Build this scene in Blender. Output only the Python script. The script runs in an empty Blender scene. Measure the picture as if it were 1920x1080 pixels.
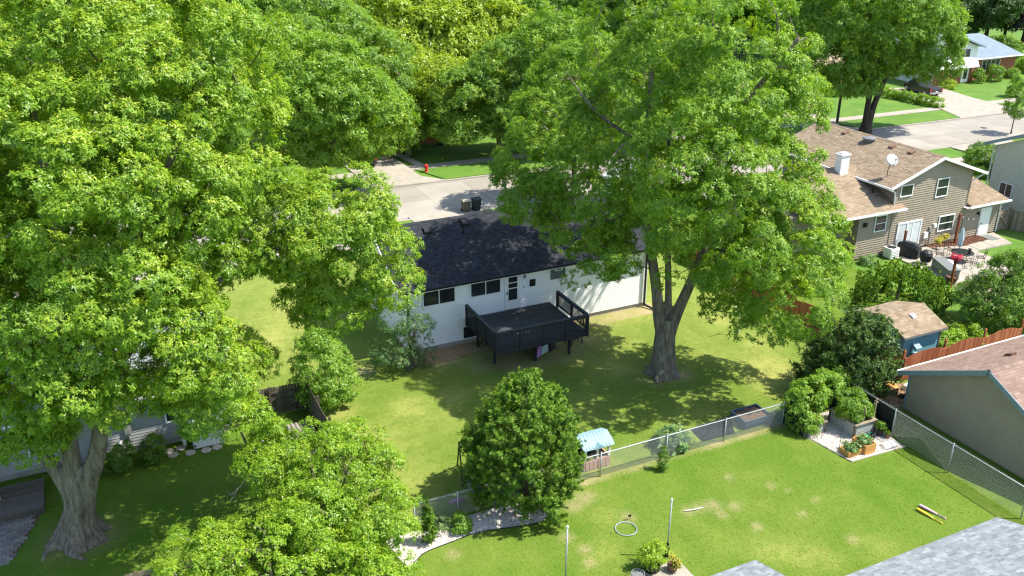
import bpy, math, random
import numpy as np
from mathutils import Vector, Matrix
D=bpy.data; S=bpy.context.scene; COL=S.collection
R=math.radians
# ---------------------------------------------------------------- camera, world, sun, exposure
cd=D.cameras.new('camera'); cam=D.objects.new('camera',cd); COL.objects.link(cam)
cam.location=(0,0,24); cam.rotation_euler=(R(90-23.22),0,R(-25.46))
cd.lens=32.325; cd.sensor_width=36; cd.clip_start=.5; cd.clip_end=4000; S.camera=cam
SUN_EL=R(56.5); SUN_AZ=math.atan2(.88,-.47)
w=D.worlds.new('World'); S.world=w; w.use_nodes=True
nt=w.node_tree; nt.nodes.clear()
sky=nt.nodes.new('ShaderNodeTexSky'); sky.sky_type='NISHITA'; sky.sun_disc=False
sky.sun_elevation=SUN_EL; sky.sun_rotation=SUN_AZ
bgn=nt.nodes.new('ShaderNodeBackground'); bgn.inputs[1].default_value=.15
wo=nt.nodes.new('ShaderNodeOutputWorld')
nt.links.new(sky.outputs[0],bgn.inputs[0]); nt.links.new(bgn.outputs[0],wo.inputs[0])
sd=D.lights.new('sun','SUN'); sd.energy=4.7; sd.angle=R(.5); sd.color=(1,.94,.82)
sun=D.objects.new('sun',sd); COL.objects.link(sun)
to_sun=Vector((.88*math.cos(SUN_EL),-.47*math.cos(SUN_EL),math.sin(SUN_EL)))
sun.rotation_euler=to_sun.to_track_quat('Z','Y').to_euler(); sun.location=(60,-30,80)
S.view_settings.view_transform='Standard'; S.view_settings.look='None'
S.view_settings.exposure=1.0; S.view_settings.gamma=1; S.view_settings.use_curve_mapping=False
S.cycles.max_bounces=6; S.cycles.diffuse_bounces=3; S.cycles.glossy_bounces=2; S.cycles.transmission_bounces=4
S.cycles.transparent_max_bounces=4; S.cycles.caustics_reflective=False; S.cycles.caustics_refractive=False
S.cycles.use_denoising=True; S.cycles.denoiser='OPENIMAGEDENOISE'; S.cycles.denoising_input_passes='RGB_ALBEDO_NORMAL'; S.cycles.denoising_prefilter='ACCURATE'; S.cycles.use_adaptive_sampling=False; S.cycles.sample_clamp_indirect=4; S.cycles.filter_width=1.3; S.cycles.sampling_pattern='BLUE_NOISE'
# ---------------------------------------------------------------- mesh helpers
W0={}
class MB:
    def __init__(s): s.v=[]; s.f=[]; s.t=[]
    def add(s,vs,fs,t=0.):
        n=len(s.v); s.v+= [tuple(v) for v in vs]; s.f+=[tuple(i+n for i in f) for f in fs]; s.t+=[t]*len(fs); return s
    def box(s,x0,y0,z0,x1,y1,z1,t=0.):
        x0,x1=min(x0,x1),max(x0,x1); y0,y1=min(y0,y1),max(y0,y1); z0,z1=min(z0,z1),max(z0,z1)
        return s.add([(x0,y0,z0),(x1,y0,z0),(x1,y1,z0),(x0,y1,z0),(x0,y0,z1),(x1,y0,z1),(x1,y1,z1),(x0,y1,z1)],
          [(0,3,2,1),(4,5,6,7),(0,1,5,4),(1,2,6,5),(2,3,7,6),(3,0,4,7)],t)
    def obox(s,fr,a0,a1,b0,b1,c0,c1,t=0.):
        O,A,B,Cc=[Vector(q) for q in fr]
        vs=[O+A*a+B*b+Cc*c for c in(c0,c1) for a,b in((a0,b0),(a1,b0),(a1,b1),(a0,b1))]
        return s.add(vs,[(0,3,2,1),(4,5,6,7),(0,1,5,4),(1,2,6,5),(2,3,7,6),(3,0,4,7)],t)
    def bar(s,p,q,w,h=None,t=0.,up=(0,0,1)):
        h=h or w; p=Vector(p); q=Vector(q); d=(q-p); L=d.length; d.normalize(); u=Vector(up)
        if abs(d.dot(u))>.98: u=Vector((1,0,0))
        a=d.cross(u).normalized(); b=a.cross(d)
        return s.obox((p,d,a,b),0,L,-w/2,w/2,-h/2,h/2,t)
    def tube(s,pts,rad,n=8,t=0.,cap=True):
        pts=[Vector(p) for p in pts]; rad=list(rad) if hasattr(rad,'__len__') else [rad]*len(pts)
        vs=[];fs=[];prev=None
        for i,p in enumerate(pts):
            d=(pts[min(i+1,len(pts)-1)]-pts[max(i-1,0)]).normalized()
            if prev is None:
                a=d.cross(Vector((0,0,1)) if abs(d.z)<.9 else Vector((1,0,0))).normalized()
            else: a=(prev-d*prev.dot(d)).normalized()
            prev=a; b=d.cross(a)
            vs+=[p+(a*math.cos(2*math.pi*k/n)+b*math.sin(2*math.pi*k/n))*rad[i] for k in range(n)]
        for i in range(len(pts)-1):
            for k in range(n): fs.append((i*n+k,i*n+(k+1)%n,(i+1)*n+(k+1)%n,(i+1)*n+k))
        if cap: fs+= [tuple(range(n-1,-1,-1)),tuple((len(pts)-1)*n+k for k in range(n))]
        return s.add(vs,fs,t)
    def lathe(s,c,prof,n=16,t=0.,a0=0,a1=2*math.pi):
        c=Vector(c); vs=[];fs=[]; m=len(prof)
        for r,z in prof:
            vs+=[c+Vector((r*math.cos(2*math.pi*k/n),r*math.sin(2*math.pi*k/n),z)) for k in range(n)]
        for i in range(m-1):
            for k in range(n): fs.append((i*n+k,i*n+(k+1)%n,(i+1)*n+(k+1)%n,(i+1)*n+k))
        fs+=[tuple(range(n-1,-1,-1)),tuple((m-1)*n+k for k in range(n))]
        return s.add(vs,fs,t)
    def prism(s,poly,vec,t=0.):
        n=len(poly); vec=Vector(vec); p=[Vector(q) for q in poly]
        return s.add(p+[q+vec for q in p],[tuple(range(n-1,-1,-1)),tuple(range(n,2*n))]+[(i,(i+1)%n,n+(i+1)%n,n+i) for i in range(n)],t)
def mkmesh(name,mb,m,off=(0,0,0),smooth=False):
    me=D.meshes.new(name); o=Vector(off)
    me.from_pydata([(v[0]-o.x,v[1]-o.y,v[2]-o.z) for v in mb.v],[],mb.f)
    if any(mb.t):
        me.attributes.new('tone','FLOAT','FACE').data.foreach_set('value',mb.t)
    if smooth: me.polygons.foreach_set('use_smooth',[True]*len(me.polygons))
    me.materials.append(m); me.update(); return me
def part(name,mb,m,parent,smooth=False,kind=None,label=None):
    off=W0[parent.name]; me=mkmesh(name,mb,m,off,smooth); o=D.objects.new(name,me); COL.objects.link(o); o.parent=parent
    W0[o.name]=off
    if kind: o['kind']=kind
    if label: o['label']=label
    return o
def tag(o,label,cat,group=None):
    o['label']=label; o['category']=cat
    if group: o['group']=group
    return o
def thing(name,label,cat,loc,group=None):
    o=D.objects.new(name,None); COL.objects.link(o); o.location=loc; o.empty_display_size=.2; W0[o.name]=Vector(loc)
    return tag(o,label,cat,group)
def single(name,mb,m,label,cat,group=None,smooth=False):
    xs=np.array(mb.v); lo=xs.min(0); hi=xs.max(0); off=Vector(((lo[0]+hi[0])/2,(lo[1]+hi[1])/2,lo[2]))
    o=D.objects.new(name,mkmesh(name,mb,m,off,smooth)); COL.objects.link(o); o.location=off; W0[o.name]=off
    return tag(o,label,cat,group)
def struct(name,mb,m,kind='structure',smooth=False):
    o=D.objects.new(name,mkmesh(name,mb,m,(0,0,0),smooth)); COL.objects.link(o); o['kind']=kind; W0[o.name]=Vector((0,0,0)); return o
def copy_tree(o,parent=None):
    c=o.copy(); COL.objects.link(c)
    if parent: c.parent=parent
    for ch in list(o.children): copy_tree(ch,c)
    return c
# ---------------------------------------------------------------- materials
def M(name,c,c2=None,scale=4.,rough=.8,bump=0.,bscale=60.,tone=None,spec=.3,stretch=(1,1,1),metal=0.,detail=4,fine=None,bd=.02):
    m=D.materials.new(name); m.use_nodes=True; n=m.node_tree.nodes; L=m.node_tree.links; b=n['Principled BSDF']
    b.inputs['Roughness'].default_value=rough; b.inputs['Metallic'].default_value=metal; b.inputs['Specular IOR Level'].default_value=spec
    geo=n.new('ShaderNodeNewGeometry'); mp=n.new('ShaderNodeMapping'); mp.inputs['Scale'].default_value=stretch
    L.new(geo.outputs['Position'],mp.inputs[0])
    col=None
    if tone:
        at=n.new('ShaderNodeAttribute'); at.attribute_name='tone'; rp=n.new('ShaderNodeValToRGB'); e=rp.color_ramp.elements
        while len(e)<len(tone): e.new(.5)
        for i,q in enumerate(tone): e[i].position=i/(len(tone)-1); e[i].color=(*q,1)
        L.new(at.outputs['Fac'],rp.inputs[0]); col=rp.outputs[0]
    if c2 or tone:
        no=n.new('ShaderNodeTexNoise'); no.inputs['Scale'].default_value=scale; no.inputs['Detail'].default_value=detail; L.new(mp.outputs[0],no.inputs['Vector'])
        mr=n.new('ShaderNodeMapRange'); mr.inputs[1].default_value=.3; mr.inputs[2].default_value=.7; L.new(no.outputs[0],mr.inputs[0])
        mx=n.new('ShaderNodeMix'); mx.data_type='RGBA'; L.new(mr.outputs[0],mx.inputs[0])
        if tone:
            mx.blend_type='MULTIPLY'; L.new(col,mx.inputs[6]); mx.inputs[7].default_value=(*(c2 or (.8,.8,.8)),1)
        else:
            mx.inputs[6].default_value=(*c,1); mx.inputs[7].default_value=(*c2,1)
        col=mx.outputs[2]
        if fine:
            n2=n.new('ShaderNodeTexNoise'); n2.inputs['Scale'].default_value=fine[0]; n2.inputs['Detail'].default_value=3; L.new(mp.outputs[0],n2.inputs['Vector'])
            mr2=n.new('ShaderNodeMapRange'); mr2.inputs[1].default_value=.25; mr2.inputs[2].default_value=.75; mr2.inputs[3].default_value=1-fine[1]; mr2.inputs[4].default_value=1+fine[1]; L.new(n2.outputs[0],mr2.inputs[0])
            mm=n.new('ShaderNodeVectorMath'); mm.operation='SCALE'; L.new(col,mm.inputs[0]); L.new(mr2.outputs[0],mm.inputs['Scale']); col=mm.outputs[0]
        L.new(col,b.inputs['Base Color'])
    else: b.inputs['Base Color'].default_value=(*c,1)
    if bump:
        nb=n.new('ShaderNodeTexNoise'); nb.inputs['Scale'].default_value=bscale; nb.inputs['Detail'].default_value=4; L.new(mp.outputs[0],nb.inputs['Vector'])
        bp=n.new('ShaderNodeBump'); bp.inputs['Strength'].default_value=bump; bp.inputs['Distance'].default_value=bd; L.new(nb.outputs[0],bp.inputs['Height']); L.new(bp.outputs[0],b.inputs['Normal'])
    return m
def leafmat(name,tones,trans=.52,gloss=.022):
    m=D.materials.new(name); m.use_nodes=True; n=m.node_tree.nodes; L=m.node_tree.links; n.clear()
    out=n.new('ShaderNodeOutputMaterial'); at=n.new('ShaderNodeAttribute'); at.attribute_name='tone'
    rp=n.new('ShaderNodeValToRGB'); e=rp.color_ramp.elements
    while len(e)<len(tones): e.new(.5)
    for i,q in enumerate(tones): e[i].position=i/(len(tones)-1); e[i].color=(*q,1)
    L.new(at.outputs['Fac'],rp.inputs[0])
    d=n.new('ShaderNodeBsdfDiffuse'); L.new(rp.outputs[0],d.inputs[0])
    t=n.new('ShaderNodeBsdfTranslucent')
    hs=n.new('ShaderNodeMix'); hs.data_type='RGBA'; hs.blend_type='MULTIPLY'; hs.inputs[0].default_value=1; hs.inputs[7].default_value=(1.25,1.2,.45,1)
    L.new(rp.outputs[0],hs.inputs[6]); L.new(hs.outputs[2],t.inputs[0])
    mx=n.new('ShaderNodeMixShader'); mx.inputs[0].default_value=trans; L.new(d.outputs[0],mx.inputs[1]); L.new(t.outputs[0],mx.inputs[2])
    g=n.new('ShaderNodeBsdfGlossy'); g.inputs['Roughness'].default_value=.42; g.inputs[0].default_value=(.9,.95,.9,1)
    m2=n.new('ShaderNodeMixShader'); m2.inputs[0].default_value=gloss; L.new(mx.outputs[0],m2.inputs[1]); L.new(g.outputs[0],m2.inputs[2])
    L.new(m2.outputs[0],out.inputs[0]); return m
def lawnmat():
    m=D.materials.new('lawn'); m.use_nodes=True; n=m.node_tree.nodes; L=m.node_tree.links; b=n['Principled BSDF']
    b.inputs['Roughness'].default_value=.9; b.inputs['Specular IOR Level'].default_value=.1
    geo=n.new('ShaderNodeNewGeometry')
    def noise(sc,d=4):
        q=n.new('ShaderNodeTexNoise'); q.inputs['Scale'].default_value=sc; q.inputs['Detail'].default_value=d; L.new(geo.outputs['Position'],q.inputs['Vector'])
        r=n.new('ShaderNodeMapRange'); r.inputs[1].default_value=.3; r.inputs[2].default_value=.7; L.new(q.outputs[0],r.inputs[0]); return r.outputs[0]
    def mix(f,a,c,bl='MIX'):
        x=n.new('ShaderNodeMix'); x.data_type='RGBA'; x.blend_type=bl
        for v,i in((f,0),(a,6),(c,7)):
            if isinstance(v,tuple): x.inputs[i].default_value=(*v,1)
            elif isinstance(v,float): x.inputs[i].default_value=v
            else: L.new(v,x.inputs[i])
        return x.outputs[2]
    def math_(op,a,c):
        x=n.new('ShaderNodeMath'); x.operation=op; x.use_clamp=True
        for v,i in((a,0),(c,1)):
            if isinstance(v,float): x.inputs[i].default_value=v
            else: L.new(v,x.inputs[i])
        return x.outputs[0]
    def mix_f(a,k): return math_('MULTIPLY',a,k)
    def att(a):
        x=n.new('ShaderNodeAttribute'); x.attribute_name=a; return x.outputs['Fac']
    g=mix(noise(.7),(.080,.158,.014),(.116,.203,.020))
    g=mix(mix_f(noise(2.3,5),.45),g,(.122,.198,.024))
    g=mix(noise(9.,6),g,(.068,.152,.011)); 
    dn=math_('MULTIPLY',att('dry'),math_('ADD',noise(1.1,6),.35))
    g=mix(dn,g,(.285,.335,.072))
    g=mix(math_('MULTIPLY',att('dry'),math_('MULTIPLY',noise(3.3,8),.6)),g,(.40,.34,.13))
    bn=math_('MULTIPLY',att('bare'),math_('ADD',noise(5.,6),.6))
    g=mix(bn,g,mix(noise(14.),(.34,.25,.15),(.50,.39,.24)))
    L.new(mix(noise(38.,4),g,mix(.22,g,(.0,.0,.0))),b.inputs['Base Color'])
    q=n.new('ShaderNodeTexNoise'); q.inputs['Scale'].default_value=45; q.inputs['Detail'].default_value=5; L.new(geo.outputs['Position'],q.inputs['Vector'])
    bp=n.new('ShaderNodeBump'); bp.inputs['Strength'].default_value=.5; bp.inputs['Distance'].default_value=.04; L.new(q.outputs[0],bp.inputs['Height']); L.new(bp.outputs[0],b.inputs['Normal'])
    return m
mt={}
mt['lawn']=lawnmat()
mt['far_lawn']=M('far_lawn',(.065,.155,.014),(.115,.20,.028),.45,.95,.5,30,fine=(9,.22),detail=8)
mt['grass']=leafmat('grass_blade',[(.085,.195,.014),(.13,.26,.019),(.24,.31,.042),(.38,.36,.11)],.4,.01)
mt['concrete']=M('concrete',(.36,.325,.275),(.28,.255,.215),1.2,.9,.2,80,fine=(30,.07))
mt['street']=M('street_concrete',None,(.78,.78,.78),.35,.9,.2,70,tone=[(.285,.26,.225),(.32,.292,.255),(.355,.325,.285)],fine=(14,.10),detail=9)
mt['white_siding']=M('white_siding',(.86,.86,.86),(.82,.82,.83),1.5,.5,spec=.3,fine=(8,.03))
mt['brown_siding']=M('brown_siding',(.31,.26,.20),(.275,.23,.175),1.5,.6,fine=(10,.05))
mt['green_siding']=M('grey_green_siding',(.37,.315,.225),(.33,.28,.20),1.5,.6,fine=(10,.05))
mt['cream_siding']=M('cream_siding',(.56,.57,.46),(.52,.53,.43),1.5,.6)
mt['grey_siding']=M('pale_siding',(.33,.34,.34),(.29,.30,.30),1.5,.6)
mt['foundation']=M('foundation',(.40,.37,.33),(.30,.28,.25),3,.9,.3)
mt['dark_shingle']=M('charcoal_shingle',None,(.82,.82,.84),.9,.95,.4,220,tone=[(.023,.026,.032),(.033,.037,.045),(.045,.050,.059)],spec=.2)
mt['tan_shingle']=M('tan_shingle',None,(.88,.86,.84),.8,.95,.4,220,tone=[(.215,.163,.112),(.27,.21,.147),(.325,.26,.19)],spec=.1)
mt['rust_shingle']=M('rust_shingle',None,(.88,.86,.86),.8,.95,.4,220,tone=[(.20,.138,.113),(.25,.178,.145),(.305,.222,.182)],spec=.1)
mt['grey_shingle']=M('grey_shingle',None,(.9,.9,.92),.8,.95,.5,260,tone=[(.175,.198,.212),(.235,.262,.278),(.31,.338,.355)],spec=.1)
mt['roof_dark']=M('roof_underlay_dark',(.02,.02,.025)); mt['roof_tan']=M('roof_underlay_tan',(.24,.16,.11)); mt['roof_rust']=M('roof_underlay_rust',(.2,.12,.1)); mt['roof_grey']=M('roof_underlay_grey',(.12,.14,.155))
mt['white']=M('white_paint',(.82,.82,.80),(.76,.76,.75),3,.5); mt['black']=M('black_metal',(.012,.012,.014),rough=.45)
mt['blue_grey_trim']=M('blue_grey_trim',(.22,.29,.32),(.19,.26,.29),3,.6)
mt['glass']=M('window_glass',(.018,.022,.026),(.03,.036,.038),1.2,.06,spec=.6)
mt['glassblock']=M('glass_block',(.10,.13,.125),(.16,.2,.19),9,.15,spec=.6)
mt['blind']=M('window_blind',(.50,.56,.58),(.62,.66,.66),2,.3,spec=.5)
mt['deck']=M('deck_stain',None,(.7,.7,.7),3,.75,.25,50,tone=[(.020,.022,.025),(.034,.036,.040),(.055,.058,.062)],stretch=(.3,3,1))
mt['deck_floor']=M('deck_floor_stain',None,(.75,.76,.76),3,.75,.25,50,tone=[(.035,.040,.041),(.05,.056,.057),(.072,.079,.079)],stretch=(.3,3,1))
mt['bark']=M('bark',(.29,.25,.195),(.10,.085,.065),8,.95,1.,13,stretch=(1,1,.16),detail=8,spec=.1,bd=.12,fine=(45,.3))
mt['darkbark']=M('dark_bark',(.085,.07,.055),(.045,.037,.03),5,.95,1.,26,stretch=(1,1,.22),detail=8,spec=.1)
mt['twig']=M('bare_twig',(.33,.30,.26),(.24,.22,.19),6,.9)
mt['galv']=M('galvanised_steel',(.48,.50,.51),(.38,.40,.41),6,.45,spec=.5,metal=.25)
mt['darkwire']=M('dark_mesh',(.012,.013,.015),(.02,.02,.022),5,.8)
mt['redwood']=M('red_cedar',None,(.75,.72,.7),4,.8,.2,60,tone=[(.30,.088,.038),(.40,.13,.06),(.49,.18,.085)],stretch=(4,4,.5))
mt['oldwood']=M('weathered_wood',None,(.72,.7,.68),4,.85,.2,60,tone=[(.17,.135,.10),(.24,.195,.145),(.32,.265,.2)],stretch=(4,4,.5))
mt['greywood']=M('grey_wood',None,(.72,.7,.68),4,.85,.2,60,tone=[(.075,.062,.05),(.115,.098,.08),(.16,.14,.118)],stretch=(4,4,.5))
mt['cedar']=M('new_cedar',(.62,.33,.10),(.50,.25,.07),5,.7,stretch=(1,1,4)); mt['postwood']=M('stained_post',(.20,.065,.03),(.13,.04,.02),5,.6,stretch=(4,4,.4))
mt['gravel']=M('white_gravel',(.62,.57,.52),(.34,.31,.285),22,.9,1.,55,detail=8)
mt['stone']=M('pale_stone',(.52,.45,.38),(.36,.31,.27),6,.9,.5,30); mt['mulch']=M('red_mulch',(.15,.065,.035),(.07,.032,.02),18,.95,1.,50,detail=8)
mt['soil']=M('soil',(.17,.10,.06),(.085,.05,.03),16,.95,1.,40,detail=8); mt['woodchip']=M('wood_chips',(.40,.26,.14),(.22,.14,.08),14,.95,1.,40,detail=8)
mt['cloth']=M('weed_cloth',(.010,.011,.014),(.018,.019,.022),2,.85,spec=.1); mt['paver']=M('paver',None,(.75,.74,.73),5,.9,.4,40,tone=[(.17,.15,.135),(.23,.205,.185),(.29,.26,.235)])
mt['brick']=M('red_brick',(.33,.125,.07),(.25,.095,.055),3,.9,.3,30,fine=(14,.2)); mt['tanbrick']=M('tan_brick',(.42,.29,.205),(.33,.22,.155),3,.9,.3,30,fine=(14,.2))
mt['teal']=M('teal_paint',(.16,.37,.42),(.13,.31,.36),2,.6); mt['blueplastic']=M('blue_plastic',(.25,.40,.45),(.22,.36,.41),2,.6,spec=.2)
mt['pinkplastic']=M('rose_plastic',(.52,.32,.27),(.46,.28,.24),2,.5); mt['cream']=M('cream_plastic',(.78,.72,.62),rough=.5)
mt['yellow']=M('yellow_plastic',(.85,.60,.06),rough=.4); mt['pink']=M('pink_plastic',(.72,.45,.62),rough=.4); mt['lilac']=M('lilac_plastic',(.50,.20,.45),(.38,.15,.35),3,.5)
mt['mint']=M('mint_plastic',(.38,.52,.47),(.3,.42,.39),3,.5); mt['green_plastic']=M('green_plastic',(.03,.42,.17),rough=.35,spec=.5)
mt['red']=M('red_paint',(.60,.03,.02),rough=.5); mt['rubber']=M('rubber',(.015,.015,.016),rough=.7); mt['coverblack']=M('black_cover',(.016,.017,.02),(.03,.031,.036),5,.5,.5,12)
mt['greyplastic']=M('grey_plastic',(.25,.26,.24),(.22,.23,.21),3,.6); mt['darkgreyplastic']=M('dark_grey_lid',(.16,.17,.17),rough=.6)
mt['iron']=M('wrought_iron',(.035,.032,.03),(.06,.052,.045),20,.5,spec=.4); mt['cushion']=M('white_cushion',(.78,.75,.72),(.70,.67,.64),3,.9); mt['umbrella']=M('umbrella_cloth',(.42,.50,.56),(.62,.67,.70),8,.9,stretch=(4,4,.4))
mt['terracotta']=M('barrel_wood',(.15,.08,.055),(.09,.05,.035),8,.8); mt['rim']=M('alloy_rim',(.45,.46,.47),metal=.6,rough=.35)
mt['carblack']=M('black_car_paint',(.012,.012,.014),rough=.18,spec=.6); mt['carblue']=M('blue_car_paint',(.05,.17,.33),rough=.2,spec=.6); mt['carwhite']=M('pale_car_paint',(.62,.67,.70),rough=.2,spec=.6); mt['cargrey']=M('dark_grey_car_paint',(.035,.032,.032),rough=.22,spec=.6)
mt['tail']=M('red_lamp_lens',(.5,.02,.015),rough=.15,spec=.6); mt['headlamp']=M('lamp_lens',(.7,.72,.74),rough=.1,spec=.7); mt['bumper']=M('bumper_chrome',(.5,.5,.5),metal=.7,rough=.3)
mt['binolive']=M('olive_bin',(.085,.09,.05),(.07,.075,.045),4,.6); mt['bingreen']=M('dark_green_bin',(.018,.03,.025),rough=.5); mt['bintan']=M('tan_bin_lid',(.42,.37,.27),rough=.6)
mt['corrugated']=M('corrugated_steel',(.55,.57,.56),(.46,.48,.47),4,.5,metal=.3,spec=.5); mt['bluesteel']=M('blue_steel',(.05,.085,.13),(.04,.07,.11),4,.6)
mt['bag']=M('white_bag',(.72,.70,.66),(.6,.58,.56),5,.7); mt['hoop']=M('hoop_plastic',(.34,.42,.58),rough=.35,spec=.5); mt['darkpot']=M('dark_pot',(.03,.03,.032),rough=.6); mt['brownpot']=M('brown_pot',(.2,.12,.08),rough=.7)
mt['dish']=M('dish_grey',(.62,.63,.62),rough=.5); mt['bluetarp']=M('faded_blue_tarp',(.20,.26,.36),(.28,.33,.42),3,.6)
mt['sky_tree']=None
# leaves
mt['lf_maple']=leafmat('maple_leaf',[(.075,.148,.017),(.165,.305,.027),(.27,.43,.032),(.52,.60,.07)])
mt['lf_maple2']=leafmat('maple_leaf_deep',[(.070,.142,.017),(.150,.29,.027),(.235,.40,.032),(.45,.56,.065)])
mt['lf_lime']=leafmat('lime_leaf',[(.10,.195,.018),(.22,.385,.03),(.34,.50,.036),(.54,.63,.07)])
mt['lf_locust']=leafmat('locust_leaf',[(.13,.21,.014),(.27,.39,.024),(.38,.50,.04),(.50,.58,.07)])
mt['lf_mid']=leafmat('ash_leaf',[(.072,.145,.022),(.152,.285,.036),(.205,.365,.040),(.35,.48,.07)])
mt['lf_dark']=leafmat('dark_leaf',[(.022,.055,.012),(.048,.115,.02),(.09,.18,.03),(.15,.26,.05)])
mt['lf_purple']=leafmat('purple_leaf',[(.014,.010,.012),(.026,.016,.020),(.045,.026,.032),(.08,.05,.055)],.2)
mt['lf_yew']=leafmat('yew_needle',[(.036,.086,.010),(.095,.195,.016),(.175,.32,.024),(.30,.44,.045)],.22,.03)
mt['lf_juniper']=leafmat('juniper_needle',[(.022,.052,.012),(.050,.105,.02),(.09,.17,.03),(.15,.25,.05)],.2,.03)
mt['lf_shrub']=leafmat('shrub_leaf',[(.065,.135,.018),(.15,.30,.03),(.25,.42,.045),(.38,.52,.08)])
mt['lf_mulberry']=leafmat('mulberry_leaf',[(.045,.10,.012),(.11,.225,.022),(.21,.35,.03),(.40,.49,.05)])
mt['lf_sage']=leafmat('sage_leaf',[(.07,.15,.05),(.15,.27,.09),(.25,.39,.15),(.34,.46,.22)])
mt['fl_red']=leafmat('red_petal',[(.35,.01,.04),(.5,.02,.07),(.65,.05,.12),(.7,.1,.15)],.3); mt['fl_yellow']=leafmat('yellow_leaf',[(.2,.2,.02),(.4,.38,.05),(.55,.5,.1),(.6,.55,.15)],.3); mt['fl_white']=leafmat('pale_blossom',[(.35,.33,.26),(.5,.47,.37),(.6,.57,.46),(.7,.67,.55)],.2)
# ---------------------------------------------------------------- builders
def fr_y(Y,X0=0.): return ((X0,Y,0),(1,0,0),(0,-1,0),(0,0,1))      # wall facing -Y
def fr_x(X,Y0=0.): return ((X,Y0,0),(0,1,0),(-1,0,0),(0,0,1))      # wall facing -X
def fr_py(Y,X0=0.): return ((X0,Y,0),(1,0,0),(0,1,0),(0,0,1))
def fr_px(X,Y0=0.): return ((X,Y0,0),(0,1,0),(1,0,0),(0,0,1))
def span(poly,z):
    us=[]
    for (u0,z0),(u1,z1) in zip(poly,poly[1:]+poly[:1]):
        if (z0-z)*(z1-z)<=0 and abs(z0-z1)>1e-9: us.append(u0+(u1-u0)*(z-z0)/(z1-z0))
    return (min(us),max(us)) if len(us)>1 else None
def siding(root,fr,poly,m,ex=.13,name='siding',lip=.034,ck=.26):
    mb=MB(); O,U,N,Z=[Vector(q) for q in fr]; zs=[p[1] for p in poly]; z=min(zs); zt=max(zs)
    while z<zt-.01:
        z1=min(z+ex,zt); a=span(poly,z+1e-4); b=span(poly,z1-1e-4)
        if a and b:
            q=lambda u,n,zz:O+U*u+N*n+Z*zz; c=min(ex*ck,z1-z); k=c/(z1-z); m0=a[0]+(b[0]-a[0])*k; m1=a[1]+(b[1]-a[1])*k
            mb.add([q(a[0],.004,z),q(a[1],.004,z),q(m1,lip,z+c),q(m0,lip,z+c),q(b[1],.006,z1),q(b[0],.006,z1)],[(0,1,2,3),(3,2,4,5)])
        z=z1
    return part(name,mb,m,root,kind='stuff')
def window(root,fr,u,z,w,h,cols=2,rows=1,m='white',pane='glass',name='window',b=.07,mu=.05,skip=None):
    mb=MB(); n0,n1=.0,.06
    mb.obox(fr,u,u+b,n0,n1,z,z+h).obox(fr,u+w-b,u+w,n0,n1,z,z+h).obox(fr,u+b,u+w-b,n0,n1,z,z+b).obox(fr,u+b,u+w-b,n0,n1,z+h-b,z+h)
    cw=(w-2*b-(cols-1)*mu)/cols; rh=(h-2*b-(rows-1)*mu)/rows; ps=[]
    for i in range(cols-1): x=u+b+(i+1)*cw+i*mu; mb.obox(fr,x,x+mu,n0,n1-.008,z+b,z+h-b)
    for i in range(cols):
        x=u+b+i*(cw+mu)
        for j in range(rows):
            zz=z+b+j*(rh+mu)
            if j<rows-1: mb.obox(fr,x,x+cw,n0,n1-.014,zz+rh,zz+rh+mu)
            ps.append((x,zz))
    wo=part(name,mb,mt[m],root)
    for x,zz in ps:
        p=MB().obox(fr,x,x+cw,.0,.024,zz,zz+rh); part('pane',p,mt[pane],wo)
    return wo
def shingles(root,O,U,V,N,bounds,vlen,m,ex=.14,tw=(.2,.42),th=.014,seed=1,name='shingles',aspieces=0,focus=None):
    rg=random.Random(seed); O,U,V,N=[Vector(q) for q in(O,U,V,N)]; mb=MB(); tabs=[]; v=0.; row=0
    while v<vlen-.02:
        b0,b1=bounds(v+ex/2); u=b0-rg.random()*.2
        while u<b1-.01:
            w_=rg.uniform(*tw); x0=max(u,b0); x1=min(u+w_,b1)
            if x1-x0>.02: tabs.append((x0,x1-.005,v,min(v+ex,vlen),rg.choice((.6,.8,1.,1.25)),min(1,max(0,rg.gauss(.5,.27)))))
            u+=w_
        v+=ex; row+=1
    def geo(mb,t,o):
        x0,x1,v0,v1,k,tn=t; q=lambda u,v_,n:o+U*u+V*v_+N*n
        mb.add([q(x0,v0,0),q(x1,v0,0),q(x1,v1,0),q(x0,v1,0),q(x0,v0,th*k),q(x1,v0,th*k),q(x1,v1,.004),q(x0,v1,.004)],[(4,5,6,7),(0,1,5,4),(1,2,6,5),(3,0,4,7)],tn+.001)
    if aspieces:
        tabs.sort(key=lambda t:(O+U*t[0]+V*t[2]-Vector(focus)).length)
        for t in tabs[:aspieces]:
            b=MB(); geo(b,t,O); part('shingle',b,m,root)
        tabs=tabs[aspieces:]
    for t in tabs: geo(mb,t,O)
    return part(name,mb,m,root,kind='stuff')
def slab(mb,pts,th):   # pts in order, thickness straight down
    return mb.prism([Vector(p) for p in pts],(0,0,-th))
def smooth(pts,k=4):
    P=[np.array(p,float) for p in pts]; out=[]
    for i in range(len(P)-1):
        p0=P[max(i-1,0)];p1=P[i];p2=P[i+1];p3=P[min(i+2,len(P)-1)]
        for j in range(k):
            t=j/k; out.append(.5*((2*p1)+(-p0+p2)*t+(2*p0-5*p1+4*p2-p3)*t*t+(-p0+3*p1-3*p2+p3)*t**3))
    out.append(P[-1]); return np.array(out)
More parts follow.
